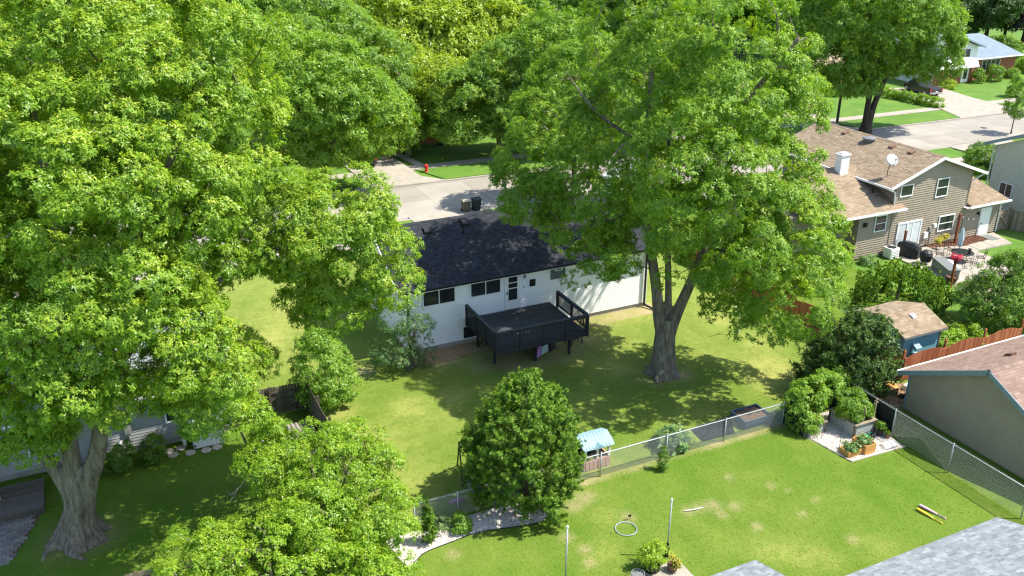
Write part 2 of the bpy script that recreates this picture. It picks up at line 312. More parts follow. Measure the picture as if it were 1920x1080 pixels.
def leafmesh(name,P,Dr,Wv,Nm,L,Wd,tone,m,parent,fold=.18,droop=.25,kind=None):
    n=len(P); L=L[:,None]; Wd=Wd[:,None]
    v=np.empty((n,3,3),np.float32); v[:,0]=P+Wv*Wd*.5; v[:,1]=P+Dr*L-Nm*droop*L; v[:,2]=P-Wv*Wd*.5
    v-=np.array(W0[parent.name] if parent else (0,0,0),np.float32)
    me=D.meshes.new(name); me.vertices.add(n*3); me.vertices.foreach_set('co',v.ravel())
    me.loops.add(n*3); me.loops.foreach_set('vertex_index',np.arange(n*3,dtype=np.int32))
    me.polygons.add(n); me.polygons.foreach_set('loop_start',np.arange(0,n*3,3,dtype=np.int32))
    me.update(calc_edges=True)
    me.attributes.new('tone','FLOAT','FACE').data.foreach_set('value',np.clip(tone,0,1).astype(np.float32))
    me.materials.append(m); o=D.objects.new(name,me); COL.objects.link(o)
    if parent: o.parent=parent; W0[o.name]=W0[parent.name]
    else: W0[o.name]=Vector((0,0,0))
    if kind: o['kind']=kind
    return o
def nrm(a): return a/np.maximum(np.linalg.norm(a,axis=-1,keepdims=True),1e-9)
def clumps(ells,rg,dens,zmin=.3,inner=.72,lo=.78):
    E=np.array(ells,float); out=[];nr=[]
    for i,(x,y,z,rh,rv) in enumerate(E):
        n=max(3,int(dens*4*math.pi*((rh*rh+2*rh*rv)/3)))
        d=nrm(rg.normal(size=(n,3))); rad=rg.uniform(lo,1.0,(n,1)); p=np.array([x,y,z])+d*np.array([rh,rh,rv])*rad
        ok=p[:,2]>zmin
        for j,(X,Y,Z,a,b) in enumerate(E):
            if j!=i:
                q=np.sqrt(((p-[X,Y,Z])**2/np.array([a*a,a*a,b*b])).sum(1)); ok&=~((q<inner)&(rg.random(n)<.85))
        nn=nrm(d/np.array([rh,rh,rv])); out.append(p[ok]); nr.append(nn[ok])
    return np.concatenate(out),np.concatenate(nr)
UP=np.array([0,0,1.])
def foliage(name,cp,cn,m,parent,rg,cr=.8,tufts=18,leaves=9,L=.17,W=.11,style='broad',tb=.36,flat=.62,young=.45,sd=.12,kind=None):
    nc=len(cp); r=cr*rg.uniform(.6,1.35,nc); K=nc*tufts
    o=np.repeat(nrm(cn+UP*.35),tufts,0); c=np.repeat(cp,tufts,0); rr=np.repeat(r,tufts)[:,None]
    d=nrm(nrm(rg.normal(size=(K,3)))+o*.55+UP*.35)
    if style=='weep':
        d=nrm(rg.normal(size=(K,3))+o*1.2); p=c+d*rr*.4; p[:,2]-=rg.random(K)*rr[:,0]*2.2; p[:,2]=np.maximum(p[:,2],.12); a=nrm(o*np.array([1,1,.3])*.8+UP*.1+rg.normal(size=(K,3))*.3)
    elif style=='spray':
        sa=nrm(cn*.9+UP*.55+rg.normal(size=(nc,3))*.25); sa=np.repeat(sa,tufts,0); t=rg.random(K)[:,None]
        side=nrm(np.cross(sa,rg.normal(size=(K,3)))); p=c+sa*(t-.45)*rr*2.3+side*rr*.42*(1.08-t)*rg.random((K,1))**.5; a=nrm(sa+side*.5)
    else:
        p=c+d*rr*np.array([1,1,flat])*rg.uniform(.75,1.06,(K,1)); p[:,2]-=.28*((p-c)[:,:2]**2).sum(1)/rr[:,0]*.6
        a=nrm(d+UP*.55+o*.25+rg.normal(size=(K,3))*.2)
    n=K*leaves; A=np.repeat(a,leaves,0); B=np.repeat(p,leaves,0); k=np.tile(np.arange(leaves),K)/leaves
    x=nrm(np.cross(A,rg.normal(size=(n,3)))); 
    if style=='weep':
        tl=rg.uniform(-.2,.5,n)[:,None]; Dr=nrm(x*.55*np.cos(tl)+A*.5-UP*1.); Nm=nrm(A+x*.3+UP*.25+rg.normal(size=(n,3))*.25)
    elif style=='spray':
        tl=rg.uniform(.25,1.1,n)[:,None]; Dr=nrm(x*np.cos(tl)+A*np.sin(tl)); Nm=nrm(np.cross(np.cross(Dr,A),Dr)+rg.normal(size=(n,3))*.4)
    else:
        tl=(rg.uniform(-.55,.35,n)+.55*(1-k))[:,None]; Dr=nrm(x*np.cos(tl)+A*np.sin(tl)-UP*.22); Nm=nrm(A*np.cos(tl)-x*np.sin(tl)+rg.normal(size=(n,3))*.22)
    Wv=nrm(np.cross(Dr,Nm)); Nm=np.cross(Wv,Dr)
    Ls=L*rg.uniform(.65,1.2,n)*np.where(k<.3,.8,1.); Ws=W*rg.uniform(.7,1.15,n)*np.where(k<.3,.8,1.)
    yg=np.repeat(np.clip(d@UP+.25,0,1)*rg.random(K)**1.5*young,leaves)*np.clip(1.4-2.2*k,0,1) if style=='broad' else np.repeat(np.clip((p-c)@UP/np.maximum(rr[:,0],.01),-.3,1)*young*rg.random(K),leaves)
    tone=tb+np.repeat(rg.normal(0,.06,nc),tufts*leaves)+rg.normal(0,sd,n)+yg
    P=B+Dr*Ls[:,None]*.12+rg.normal(size=(n,3))*L*(.38 if style=='broad' else .1)
    return leafmesh(name,P,Dr,Wv,Nm,Ls,Ws,tone,m,parent,kind=kind)
def branches(skel,cp,rg,parent,m,r0=.02,k=.011,mx=.12,name='branches'):
    S_=np.concatenate(skel) if skel else np.zeros((0,3)); mb=MB()
    d0=np.array([np.linalg.norm(S_-c,axis=1).min() for c in cp]); pts=list(S_); big=len(S_)
    buf=np.empty((len(S_)+len(cp)*2,3)); buf[:len(S_)]=S_; nb=len(S_)
    for i in np.argsort(d0):
        c=cp[i]; dd=np.linalg.norm(buf[:nb]-c,axis=1)+.7*np.maximum(0,buf[:nb,2]-c[2]+.2); j=int(dd.argmin()); p=buf[j]; ln=np.linalg.norm(c-p)
        if ln<.05: continue
        mid=(p+c)/2+rg.normal(size=3)*.09*ln+UP*.07*ln; ra=min(mx,r0+k*ln*(1.6 if j<big else 1))
        mb.tube([p,mid,c],[ra,ra*.7,ra*.3],4,cap=False); buf[nb]=mid; buf[nb+1]=c; nb+=2
    return part(name,mb,m,parent,kind='stuff')
def trunk(parent,limbs,m,base,r,flare=1.55,h=None,roots=0,seed=0,n=14,lobes=5,fuse=0):
    """limbs: list of (points, r0, r1); the first starts at the base and is flared"""
    rg=random.Random(seed); mb=MB(); sk=[]
    for li,(pts,ra,rb) in enumerate(limbs):
        P=smooth(pts,5); sk.append(P); nn=n if li==0 else max(6,n-4); m_=len(P); vs=[];fs=[];prev=None; ph=rg.random()*6
        for i,p in enumerate(P):
            p=Vector(p); d=Vector(P[min(i+1,m_-1)]-P[max(i-1,0)]).normalized()
            a=(d.cross(Vector((0,1,0))) if prev is None else prev-d*prev.dot(d)).normalized(); prev=a; b=d.cross(a)
            t=i/(m_-1); rad=ra+(rb-ra)*t**.8
            for k in range(nn):
                an=2*math.pi*k/nn; q=rad*(1+.05*math.sin(3*an+ph+i*.35)+.035*math.sin(7*an+i))
                if li==0:
                    z=p.z-base[2]; f=math.exp(-max(z,0)/(r*1.1)); q*=1+f*(flare-1)*(1+.55*math.sin(lobes*an+ph))
                vs.append(p+a*math.cos(an)*q+b*math.sin(an)*q)
        for i in range(m_-1):
            for k in range(nn): fs.append((i*nn+k,i*nn+(k+1)%nn,(i+1)*nn+(k+1)%nn,(i+1)*nn+k))
        fs.append(tuple((m_-1)*nn+k for k in range(nn))); fs.append(tuple(range(nn-1,-1,-1))); mb.add(vs,fs)
    for i in range(roots):
        an=i*2*math.pi/roots+rg.uniform(-.3,.3); L=r*rg.uniform(.9,1.9); bx,by=base[0],base[1]; pts=[]
        for j in range(6):
            t=j/5; a2=an+.35*math.sin(t*3+i); pts.append((bx+math.cos(a2)*(r*.75+L*t),by+math.sin(a2)*(r*.75+L*t),.30*r*(1-t)**2-.06*t))
        mb.tube(smooth(pts,2),np.linspace(r*.32,.035,11),6)
    o=part('trunk',mb,m,parent,smooth=True)
    if fuse:
        q=o.modifiers.new('fuse','REMESH'); q.mode='VOXEL'; q.voxel_size=fuse; q.use_smooth_shade=True
        q=o.modifiers.new('soften','SMOOTH'); q.factor=.5; q.iterations=5
    return sk
def tree(name,label,base,limbs,ells,leaf,bark='bark',seed=1,r=.3,dens=1.6,group=None,cat='tree',flare=1.5,roots=0,zmin=.3,inner=.72,lo=.78,br=True,tn=14,lobes=5,fuse=0,cull=None,**kw):
    rg=np.random.default_rng(seed); root=thing(name,label,cat,(base[0],base[1],0),group)
    sk=trunk(root,limbs,mt[bark],(base[0],base[1],0),r,flare,roots=roots,seed=seed,n=tn,lobes=lobes,fuse=fuse) if limbs else []
    cp,cn=clumps(ells,rg,dens,zmin,inner,lo)
    if cull: ok=rg.random(len(cp))>cull(cp,cn); cp=cp[ok]; cn=cn[ok]
    if br and sk: branches(sk,cp,rg,root,mt[bark])
    foliage('crown',cp,cn,mt[leaf],root,rg,**kw); return root
def bush(name,label,ells,leaf,seed=1,dens=3.,cat='shrub',group=None,stems=None,stemr=.025,zmin=.05,**kw):
    rg=np.random.default_rng(seed); e0=ells[0]; root=thing(name,label,cat,(e0[0],e0[1],0),group)
    cp,cn=clumps(ells,rg,dens,zmin,.72,.7)
    mb=MB(); n=stems or 5
    for i in range(n):
        c=cp[int(rg.integers(len(cp)))]; b=(e0[0]+rg.normal()*.12*e0[3],e0[1]+rg.normal()*.12*e0[3],0); mid=((b[0]+c[0])/2,(b[1]+c[1])/2,c[2]*.6)
        mb.tube(smooth([b,mid,c],3),np.linspace(stemr,stemr*.35,7),5)
    part('stem',mb,mt['bark'],root); foliage('crown' if cat=='tree' else 'foliage',cp,cn,mt[leaf],root,rg,**kw); return root
def piece(name,me,parent,loc,rot=(0,0,0)):
    o=D.objects.new(name,me); COL.objects.link(o); o.parent=parent; o.location=loc; o.rotation_euler=rot; return o
def picket_fence(name,label,A,B,h,m,w=.14,gap=.008,group=None,scallop=None,posts=2.4,capped=False,side=1,posth=.12,z0=.05):
    A=Vector((*A,0)); B=Vector((*B,0)); d=(B-A); L=d.length; d.normalize(); n=Vector((-d.y,d.x,0))*side; ang=math.atan2(d.y,d.x)
    root=thing(name,label,'fence',A,group); rg=random.Random(int(L*100)); cache={}
    k=int(L/(w+gap))
    for i in range(k):
        s=(i+.5)*(w+gap); hh=h
        if scallop:
            t=(s%posts)/posts; hh=h-scallop*(4*t*(1-t)) if scallop<0 else h-scallop*(1-4*t*(1-t))
        hh+=rg.uniform(-.012,.012); key=(round(hh/.04),rg.randrange(3))
        if key not in cache:
            hb=key[0]*.04; b=MB(); b.prism([(-w/2,-.01,z0),(w/2,-.01,z0),(w/2,-.01,hb-.03),(w/2-.03,-.01,hb),(-w/2+.03,-.01,hb),(-w/2,-.01,hb-.03)],(0,.02,0),.15+.35*key[1]); cache[key]=mkmesh('picket',b,mt[m])
        piece('picket',cache[key],root,d*s+n*.03,(0,0,ang+rg.uniform(-.01,.01)))
    for z in(.35,h*.55,h-.3):
        part('rail',MB().bar(A+d*.02-n*.015+Vector((0,0,z)),B-d*.02-n*.015+Vector((0,0,z)),.04,.09,.3),mt[m],root)
    np_=max(1,round(L/posts))
    for i in range(np_+1):
        p=A+d*(L*i/np_)-n*.09; po=part('post',MB().box(p.x-.05,p.y-.05,0,p.x+.05,p.y+.05,h+posth,.3),mt[m],root)
        if capped: part('post_cap',MB().lathe((p.x,p.y,h+posth),[(.075,0),(.08,.03),(.05,.06),(.06,.1),(.03,.15)],8,.9),mt[m],po)
    return root
def chain_fence(name,label,pts,h,pr=.03,posts=2.9,sp=.095,group=None,bent=0.,posts_at=None,wr=.0045):
    A=Vector((*pts[0],0)); B=Vector((*pts[1],0)); d=(B-A); L=d.length; d.normalize(); root=thing(name,label,'fence',A,group)
    mb=MB(); N=int(L/sp)
    for s in(1,-1):
        for i in range(-int(h/sp)-1,N+int(h/sp)+2):
            u0=i*sp; u1=u0+s*h; a0,b0=0.,1.
            def cl(u0,u1):
                t0,t1=0.,1.
                for lo,hi in((0,L),):
                    du=u1-u0
                    ta=(lo-u0)/du; tb=(hi-u0)/du; t0=max(t0,min(ta,tb)); t1=min(t1,max(ta,tb))
                return t0,t1
            t0,t1=cl(u0,u1)
            if t1-t0<.02: continue
            off=Vector((-d.y,d.x,0))*(.003*s)
            p=A+d*(u0+(u1-u0)*t0)+Vector((0,0,.04+h*t0))+off; q=A+d*(u0+(u1-u0)*t1)+Vector((0,0,.04+h*t1))+off
            mb.tube([p,q],wr,3,cap=False)
    part('wire_mesh',mb,mt['galv'],root,kind='stuff')
    tk=MB()
    for i in range(N): p=A+d*(i*sp+sp/2)+Vector((0,0,h+.03)); tk.bar(p,p+Vector((0,0,.07)),.008)
    part('wire_tips',tk,mt['galv'],root,kind='stuff')
    part('top_rail',MB().tube([A+Vector((0,0,h)),A+d*(L/2)+Vector((0,0,h-bent)),B+Vector((0,0,h))],.024,8),mt['galv'],root,smooth=True)
    k=max(1,round(L/posts))
    for s in (posts_at or [L*i/k for i in range(k+1)]):
        p=A+d*s-Vector((-d.y,d.x,0))*.04; po=part('post',MB().tube([p,p+Vector((0,0,h+.06))],pr,8),mt['galv'],root,smooth=True)
        part('post_cap',MB().lathe(p+Vector((0,0,h+.06)),[(pr*1.3,0),(pr*1.2,.03),(.01,.06)],8),mt['galv'],po)
    return root
def wheel(root,c,r=.33,w=.22):
    x,y,z=c; p=[(r-.06,-w/2),(r,-w/2+.03),(r,w/2-.03),(r-.06,w/2)]
    def lx(prof,n=18):
        b=MB(); vs=[];fs=[]
        for rr,t in prof: vs+=[(x+t,y+rr*math.cos(2*math.pi*k/n),z+rr*math.sin(2*math.pi*k/n)) for k in range(n)]
        for i in range(len(prof)-1):
            for k in range(n): fs.append((i*n+k,(i+1)*n+k,(i+1)*n+(k+1)%n,i*n+(k+1)%n))
        fs+=[tuple(range(n)),tuple((len(prof)-1)*n+k for k in range(n-1,-1,-1))]; return b.add(vs,fs)
    wo=part('wheel',lx(p),mt['rubber'],root); part('rim',lx([(r*.62,-w/2-.012),(r*.66,-w/2+.02),(r*.66,w/2-.02),(r*.62,w/2+.012)]),mt['rim'],wo)
def vehicle(name,label,cat,loc,rot,paint,kind='car'):
    """length along local +Y (nose at +Y), built at the origin and turned with its Empty"""
    root=thing(name,label,cat,(0,0,0)); T=kind=='truck'; L=5.6 if T else 4.6; Wd=1.95 if T else 1.8; h=L/2
    low=[(-h,.42),(-h,.9),(-h+.06,1.12 if T else .98),(h-1.5,1.12 if T else .95),(h-.25,.98 if T else .82),(h,.72),(h,.4),(h-.3,.28),(-h+.3,.28)]
    if T: cab=[(-.45,1.1),(-.3,1.82),(1.05,1.84),(1.75,1.1)]
    else: cab=[(-h+.35,.96),(-h+1.15,1.42),(.55,1.45),(1.35,.93)]
    def loft(prof,w0,w1,zs):
        b=MB(); n=len(prof); zmin=min(p[1] for p in prof); zmax=max(p[1] for p in prof); vs=[]
        ws=[w0+(w1-w0)*(p[1]-zmin)/(zmax-zmin) for p in prof]
        for s,ins in((-1,.0),(-1,.06),(1,.06),(1,.0)):
            pass
        c=Vector((0,sum(p[0] for p in prof)/n,sum(p[1] for p in prof)/n))
        for sx,k in((-1,.93),(-1,1.),(1,1.),(1,.93)):
            for (y,z),w_ in zip(prof,ws):
                e=.05 if k<1 else 0; vs.append((sx*(w_/2-(0 if k<1 else .05)),c.y+(y-c.y)*(k if k<1 else 1),c.z+(z-c.z)*(k if k<1 else 1)))
        fs=[]
        for r_ in range(3):
            for i in range(n): j=(i+1)%n; fs.append((r_*n+i,r_*n+j,(r_+1)*n+j,(r_+1)*n+i))
        fs+=[tuple(range(n-1,-1,-1)),tuple(3*n+i for i in range(n))]; return b.add(vs,fs)
    part('body',loft(low,Wd,Wd-.06,0),mt[paint],root)
    if T:
        b=MB().box(-Wd/2+.12,-h+.1,.7,Wd/2-.12,-.5,1.125); part('bed_liner',b,mt['rubber'],root)
    part('cabin',loft(cab,Wd-.1,Wd-.42,0),mt[paint],root)
    (y0,z0),(y1,z1),(y2,z2),(y3,z3)=cab
    def glass(nm,ya,za,yb,zb,wa,wb,off):
        b=MB(); d=Vector((0,zb-za,-(yb-ya))).normalized()*off
        q=[(-wa,ya,za),(wa,ya,za),(wb,yb,zb),(-wb,yb,zb)]; b.prism([Vector(p)+d*1 for p in q],-d*.6); part(nm,b,mt['glass'],root)
    lerp=lambda a,b_,t:a+(b_-a)*t
    glass('rear_window',lerp(y0,y1,.2),lerp(z0,z1,.2),lerp(y0,y1,.88),lerp(z0,z1,.88),Wd*.38,Wd*.34,-.03)
    glass('windscreen',lerp(y3,y2,.15),lerp(z3,z2,.15),lerp(y3,y2,.9),lerp(z3,z2,.9),Wd*.40,Wd*.34,.03)
    for s in(-1,1):
        for ya,yb in((y1-.0,lerp(y1,y2,.47)),(lerp(y1,y2,.53),y2+.15)):
            b=MB(); zb=z0+.06; zt=z1-.1; xa=s*((Wd-.1)/2-.0); xb=s*((Wd-.42)/2+.06)
            b.prism([(xa+s*.012,ya-.12 if ya==y1 else ya,zb),(xa+s*.012,yb+(.25 if yb>y2 else 0),zb),(xb+s*.012,yb-(.1 if yb>y2 else 0),zt),(xb+s*.012,ya+.05,zt)],(-s*.03,0,0)); part('side_window',b,mt['glass'],root)
        part('tail_lamp',MB().box(s*(Wd/2-.05),-h-.015,.72,s*(Wd/2-.27),-h+.05,1.0 if T else .9),mt['tail'],root)
        part('headlight',MB().box(s*(Wd/2-.1),h-.1,.6,s*(Wd/2-.42),h+.012,.76),mt['headlamp'],root)
        part('mirror',MB().box(s*(Wd/2-.08),y3-.35,z3+.02,s*(Wd/2+.14),y3-.22,z3+.2),mt[paint],root)
        for y in(-h+.95,h-.9): wheel(root,(s*(Wd/2-.1),y,.36 if T else .32),.36 if T else .32)
    part('rear_bumper',MB().box(-Wd/2+.06,-h-.09,.4,Wd/2-.06,-h+.04,.58),mt['bumper'] if T else mt[paint],root)
    part('number_plate',MB().box(-.16,-h-.1,.6,.16,-h-.0,.72),mt['white'],root)
    root.location=loc; root.rotation_euler=(0,0,rot); return root
# ================================================================ SETTING
SPOTS=[(23.58,26.94,.22),(22.45,25.11,.3),(21.61,24.9,.26),(24.83,25.63,.22),(25.35,25.08,.15),(25.86,23.98,.18),(24.67,23.44,.2),(22.44,23.64,.25),(25.37,21.3,.25),(17.97,26.43,.35),(15.29,25.44,.3),(15.02,26.37,.3),(15.09,24.66,.3),(21.63,25.58,.4),(21.03,25.7,.35),(20.49,25.71,.3),(16.84,28.4,.5),(16.25,28.06,.4),(17.28,28.49,.3),(10.47,27.38,.3),
 (26.4,36.2,1.0),(25.5,35.9,.7),(27.2,35.8,.7),(24.59,41.7,1.5),(22.54,41.4,1.9),(20.05,41.3,1.8),(17.66,42.0,1.4),(15.9,43.0,1.),(18.9,43.3,1.2),(26.74,43.6,.9),(11.8,43.4,.6),(-2.8,34.8,1.3),(35.8,29.0,1.3),(37.6,44.3,1.)]
DRY=[(22.6,21.4,1.1),(23.5,21.,.9),(21.9,22.3,.8),(25.9,20.6,1.),(15.12,38.8,.9),(12.6,39.1,.9),(10.2,37.,1.),(9.5,40.,.9),(24.5,37.9,1.),(33.6,37.2,1.2),(32.2,34.2,1.4),(33.4,40.5,1.),(10.3,52.4,1.8),(7.7,49.5,1.5),(6.3,46.6,1.4),(31.,33.,1.3),(17.,26.9,.8),(16.,25.,1.)]
def lawn_grid():
    x0,x1,y0,y1,st=-14.,47.,13.,60.,.25; nx=int((x1-x0)/st)+1; ny=int((y1-y0)/st)+1
    X,Y=np.meshgrid(np.linspace(x0,x1,nx),np.linspace(y0,y1,ny)); x=X.ravel(); y=Y.ravel()
    rg=np.random.default_rng(4)
    def vn(sc):  # cheap value noise
        g=rg.random((int((y1-y0)/sc)+3,int((x1-x0)/sc)+3)); u=(x-x0)/sc; v=(y-y0)/sc; i=u.astype(int); j=v.astype(int); a=u-i; b=v-j; a=a*a*(3-2*a); b=b*b*(3-2*b)
        return (g[j,i]*(1-a)+g[j,i+1]*a)*(1-b)+(g[j+1,i]*(1-a)+g[j+1,i+1]*a)*b
    n1=vn(2.7); n2=vn(.9)
    dry=np.full(x.shape,.15); yard=(y>29.5)&(x>8)&(x<37.3); side=(y>41)&(x>4.5); dry[yard|side]=.40; dry[(x>15)&(x<30)&(y>31)&(y<42.5)]=.3
    near=(y<29.5)&(x>8.2); dry[near]=.13; dry[(x<8.2)&(y<41)]=.04; dry[(x>37.3)]=.1
    dry=dry*(.45+1.1*n1)+.15*(n2-.5)
    for a,b,r in DRY: dry+=(.5 if b>29 else .28)*np.exp(-((x-a)**2+(y-b)**2)/(r*r))
    bare=np.zeros(x.shape)
    for a,b,r in SPOTS: bare=np.maximum(bare,np.exp(-(((x-a)**2+(y-b)**2)/(r*r))**1.5)*(.2+.55*n2 if r>.45 else .5))
    band=(y>43.0)&(y<44.6)&(x>14.4)&(x<31); bare[band]=np.maximum(bare[band],.75*n2[band]+.25)
    fb=np.abs(y-29.45)<.3; m=fb&(x>17)&(x<29); bare[m]=np.maximum(bare[m],.65*n2[m]+.15)
    me=D.meshes.new('lawn'); v=np.stack([x,y,np.full(x.shape,.004)],1).astype(np.float32); me.vertices.add(len(x)); me.vertices.foreach_set('co',v.ravel())
    ii=(np.arange(ny-1)[:,None]*nx+np.arange(nx-1)[None,:]).ravel(); f=np.stack([ii,ii+1,ii+nx+1,ii+nx],1).astype(np.int32); n=len(f)
    me.loops.add(n*4); me.loops.foreach_set('vertex_index',f.ravel()); me.polygons.add(n); me.polygons.foreach_set('loop_start',np.arange(0,n*4,4,dtype=np.int32)); me.update(calc_edges=True)
    for nm,a in(('dry',np.clip(dry,0,1)),('bare',np.clip(bare,0,1))): me.attributes.new(nm,'FLOAT','POINT').data.foreach_set('value',a.astype(np.float32))
    me.materials.append(mt['lawn']); o=D.objects.new('lawn',me); COL.objects.link(o); o['kind']='structure'
    return np.clip(dry,0,1).reshape(ny,nx),np.clip(bare,0,1).reshape(ny,nx),x0,y0,st
struct('ground',MB().add([(-2500,-600,0),(2500,-600,0),(2500,3500,0),(-2500,3500,0)],[(0,1,2,3)]),mt['far_lawn'])
DRYG,BAREG,LX,LY,LS=lawn_grid()
def grass_blades():
    rg=np.random.default_rng(9); P=[]
    for x0,x1,y0,y1,dn in((8.2,33,17.6,29.4,120),(8.2,37.2,29.6,44,80),(-8,8.2,27,40.3,120),(4.6,14.5,41,56,60),(37.6,46.8,30.2,44,70)):
        n=int((x1-x0)*(y1-y0)*dn); P.append(np.stack([rg.uniform(x0,x1,n),rg.uniform(y0,y1,n)],1))
    P=np.concatenate(P); i=((P[:,0]-LX)/LS).astype(int); j=((P[:,1]-LY)/LS).astype(int); dr=DRYG[j,i]; ba=BAREG[j,i]
    inb=lambda a,b,c,d:(P[:,0]>a)&(P[:,0]<b)&(P[:,1]>c)&(P[:,1]<d)
    ok=(rg.random(len(P))>ba*1.15)&~inb(28.9,32.7,25.5,29.5)&~inb(24.3,27,29.7,31.2)&~inb(8,17,27.7,30)&~inb(-9,-4,33.5,40)&~inb(37.9,41.1,30.7,34.4)
    P=P[ok]; dr=dr[ok]; n=len(P); an=rg.uniform(0,6.283,n); lean=rg.uniform(2.,4.5,n); h=rg.uniform(.012,.03,n); wd=rg.uniform(.012,.028,n)
    ca=np.cos(an);sa=np.sin(an); v=np.empty((n,3,3),np.float32)
    v[:,0]=np.stack([P[:,0]-sa*wd,P[:,1]+ca*wd,np.full(n,.004)],1); v[:,1]=np.stack([P[:,0]+sa*wd,P[:,1]-ca*wd,np.full(n,.004)],1); v[:,2]=np.stack([P[:,0]+ca*h*lean,P[:,1]+sa*h*lean,h+.004],1)
    me=D.meshes.new('grass'); me.vertices.add(n*3); me.vertices.foreach_set('co',v.ravel()); me.loops.add(n*3); me.loops.foreach_set('vertex_index',np.arange(n*3,dtype=np.int32))
    me.polygons.add(n); me.polygons.foreach_set('loop_start',np.arange(0,n*3,3,dtype=np.int32)); me.update(calc_edges=True)
    me.attributes.new('tone','FLOAT','FACE').data.foreach_set('value',np.clip(.42+dr*.55+rg.normal(0,.08,n),0,1).astype(np.float32)); me.materials.append(mt['grass'])
    o=D.objects.new('grass',me); COL.objects.link(o); o['kind']='stuff'
grass_blades()
SL=-.037
def sy(x,y0): return y0+SL*(x-24)
def strip(mb,x0,x1,ya,yb,z,t=0.): return mb.prism([(x0,sy(x0,ya),z-.2),(x1,sy(x1,ya),z-.2),(x1,sy(x1,yb),z-.2),(x0,sy(x0,yb),z-.2)],(0,0,.2),t)
street=struct('street',strip(MB(),-200,400,66.4,75.4,.012),mt['street'])
x=-10.
while x<130:
    for a,b in((66.95,70.88),(70.91,74.85)): part('slab',strip(MB(),x,x+4.47,a,b,.022,random.Random(int(x*7+a)).uniform(.05,1)),mt['street'],street)
    x+=4.5
for a,b in((66.15,66.4),(75.4,75.65)):
    struct('kerb',strip(MB(),-200,400,a,b,.11),mt['concrete'])
for nm,a,b in(('far',80.0,81.45),('near',61.6,63.0)):
    sw=struct('sidewalk',strip(MB(),-200,400,a+.01,b-.01,.015),mt['concrete']); x=-2.
    while x<112: part('slab',strip(MB(),x,x+1.48,a,b,.05),mt['concrete'],sw); x+=1.5
def poly(name,pts,m,z=.03): return struct(name,MB().prism([(p[0],p[1],z-.15) for p in pts],(0,0,.15)),mt[m])
poly('driveway',[(20.6,75.66),(29.3,75.3),(27.6,77.5),(27.4,88.3),(22.2,88.3),(22.3,77.5)],'concrete',.128)
poly('driveway',[(70.6,73.95),(78.3,73.65),(76.9,76.),(83.6,90),(77.6,91),(72.3,76.5)],'concrete',.128)
poly('driveway',[(92.4,73.1),(102.2,72.75),(103.4,80.8),(104.9,87),(98.3,90),(96.2,84),(94.4,77.8)],'concrete',.128)
poly('driveway',[(80.2,64.3),(88.6,64.0),(86.,56.),(80.5,56)],'concrete',.128)
poly('driveway',[(22.6,66.9),(28.6,66.7),(28.3,52.9),(22.9,52.9)],'concrete',.128)
poly('path',[(28.5,81.2),(29.4,81.2),(28.4,87.5),(27.5,87.5)],'stone',.06)
def lawnpatch(name,pts,z=.09): return struct(name,MB().prism([(p[0],p[1],z-.15) for p in pts],(0,0,.15)),mt['far_lawn'])
lawnpatch('parkway',[(29.3,75.7),(70.6,74.1),(72.2,77.9),(28.0,79.7)]); lawnpatch('parkway',[(78.3,73.8),(92.4,73.3),(94.3,77.0),(77.5,77.6)]); lawnpatch('parkway',[(-60,78.8),(20.6,75.9),(22.2,79.9),(-60,83)])
lawnpatch('parkway',[(-20,67.8),(80.2,64.05),(79.2,61.0),(-20,64.7)],.08); lawnpatch('parkway',[(102.2,72.9),(200,69.2),(200,73.),(103.2,76.6)])
# ================================================================ HOUSES
def groof(root,ax,a0,a1,e0,ze0,r,zr,e1,ze1,under,sh,seed,ex=.14,tw=(.2,.42),name='roof',th=.13,sides=(1,1),aspieces=0,focus=None):
    q=(lambda a,c,z:(a,c,z)) if ax=='x' else (lambda a,c,z:(c,a,z))
    mb=MB(); slab(mb,[q(a0,e0,ze0),q(a1,e0,ze0),q(a1,r,zr),q(a0,r,zr)],th); slab(mb,[q(a0,r,zr),q(a1,r,zr),q(a1,e1,ze1),q(a0,e1,ze1)],th)
    ro=part(name,mb,mt[under],root)
    for k,(e,z) in enumerate(((e0,ze0),(e1,ze1))):
        if not sides[k]: continue
        V=(Vector(q(0,r,zr))-Vector(q(0,e,z))); vl=V.length; V.normalize(); U=Vector(q(1,0,0)); N=U.cross(V); N=N if N.z>0 else -N
        shingles(ro if not aspieces else root,Vector(q(a0,e,z))+N*.004,U,V,N,lambda v:(0,a1-a0),vl-.05,mt[sh],ex,tw,seed=seed+k,aspieces=aspieces if k==0 else 0,focus=focus)
    rc=MB(); a=a0; rg=random.Random(seed)
    while a<a1-.05:
        b=min(a+.3,a1); rc.prism([q(a,r-.16,zr-.16*abs((zr-ze0)/(r-e0))+.03),q(a,r,zr+.045),q(a,r+.16,zr-.16*abs((zr-ze1)/(r-e1))+.03),q(a,r,zr-.02)],Vector(q(b-a-.004,0,0)),rg.random()*.9+.02); a=b
    part('ridge_cap',rc,mt[sh],ro); return ro
def gable_wall(root,ax,a0,a1,c0,c1,z0,zt0,r,zr,m,name='wall',zt1=None):
    q=(lambda a,c,z:(a,c,z)) if ax=='x' else (lambda a,c,z:(c,a,z)); zt1=zt1 or zt0
    return part(name,MB().prism([q(a0,c0,z0),q(a0,c1,z0),q(a0,c1,zt1),q(a0,r,zr),q(a0,c0,zt0)],Vector(q(a1-a0,0,0))),mt[m],root)
def roofvent(root,c,slope,m='black',s=.44,h=.2): # box vent on a slope rising in +Y
    x,y,z=c; return part('roof_vent',MB().prism([(x-s/2,y-s/2,z-s/2*slope-.02),(x+s/2,y-s/2,z-s/2*slope-.02),(x+s/2,y+s/2,z+s/2*slope-.02),(x-s/2,y+s/2,z+s/2*slope-.02)],(0,0,h)),mt[m],root)
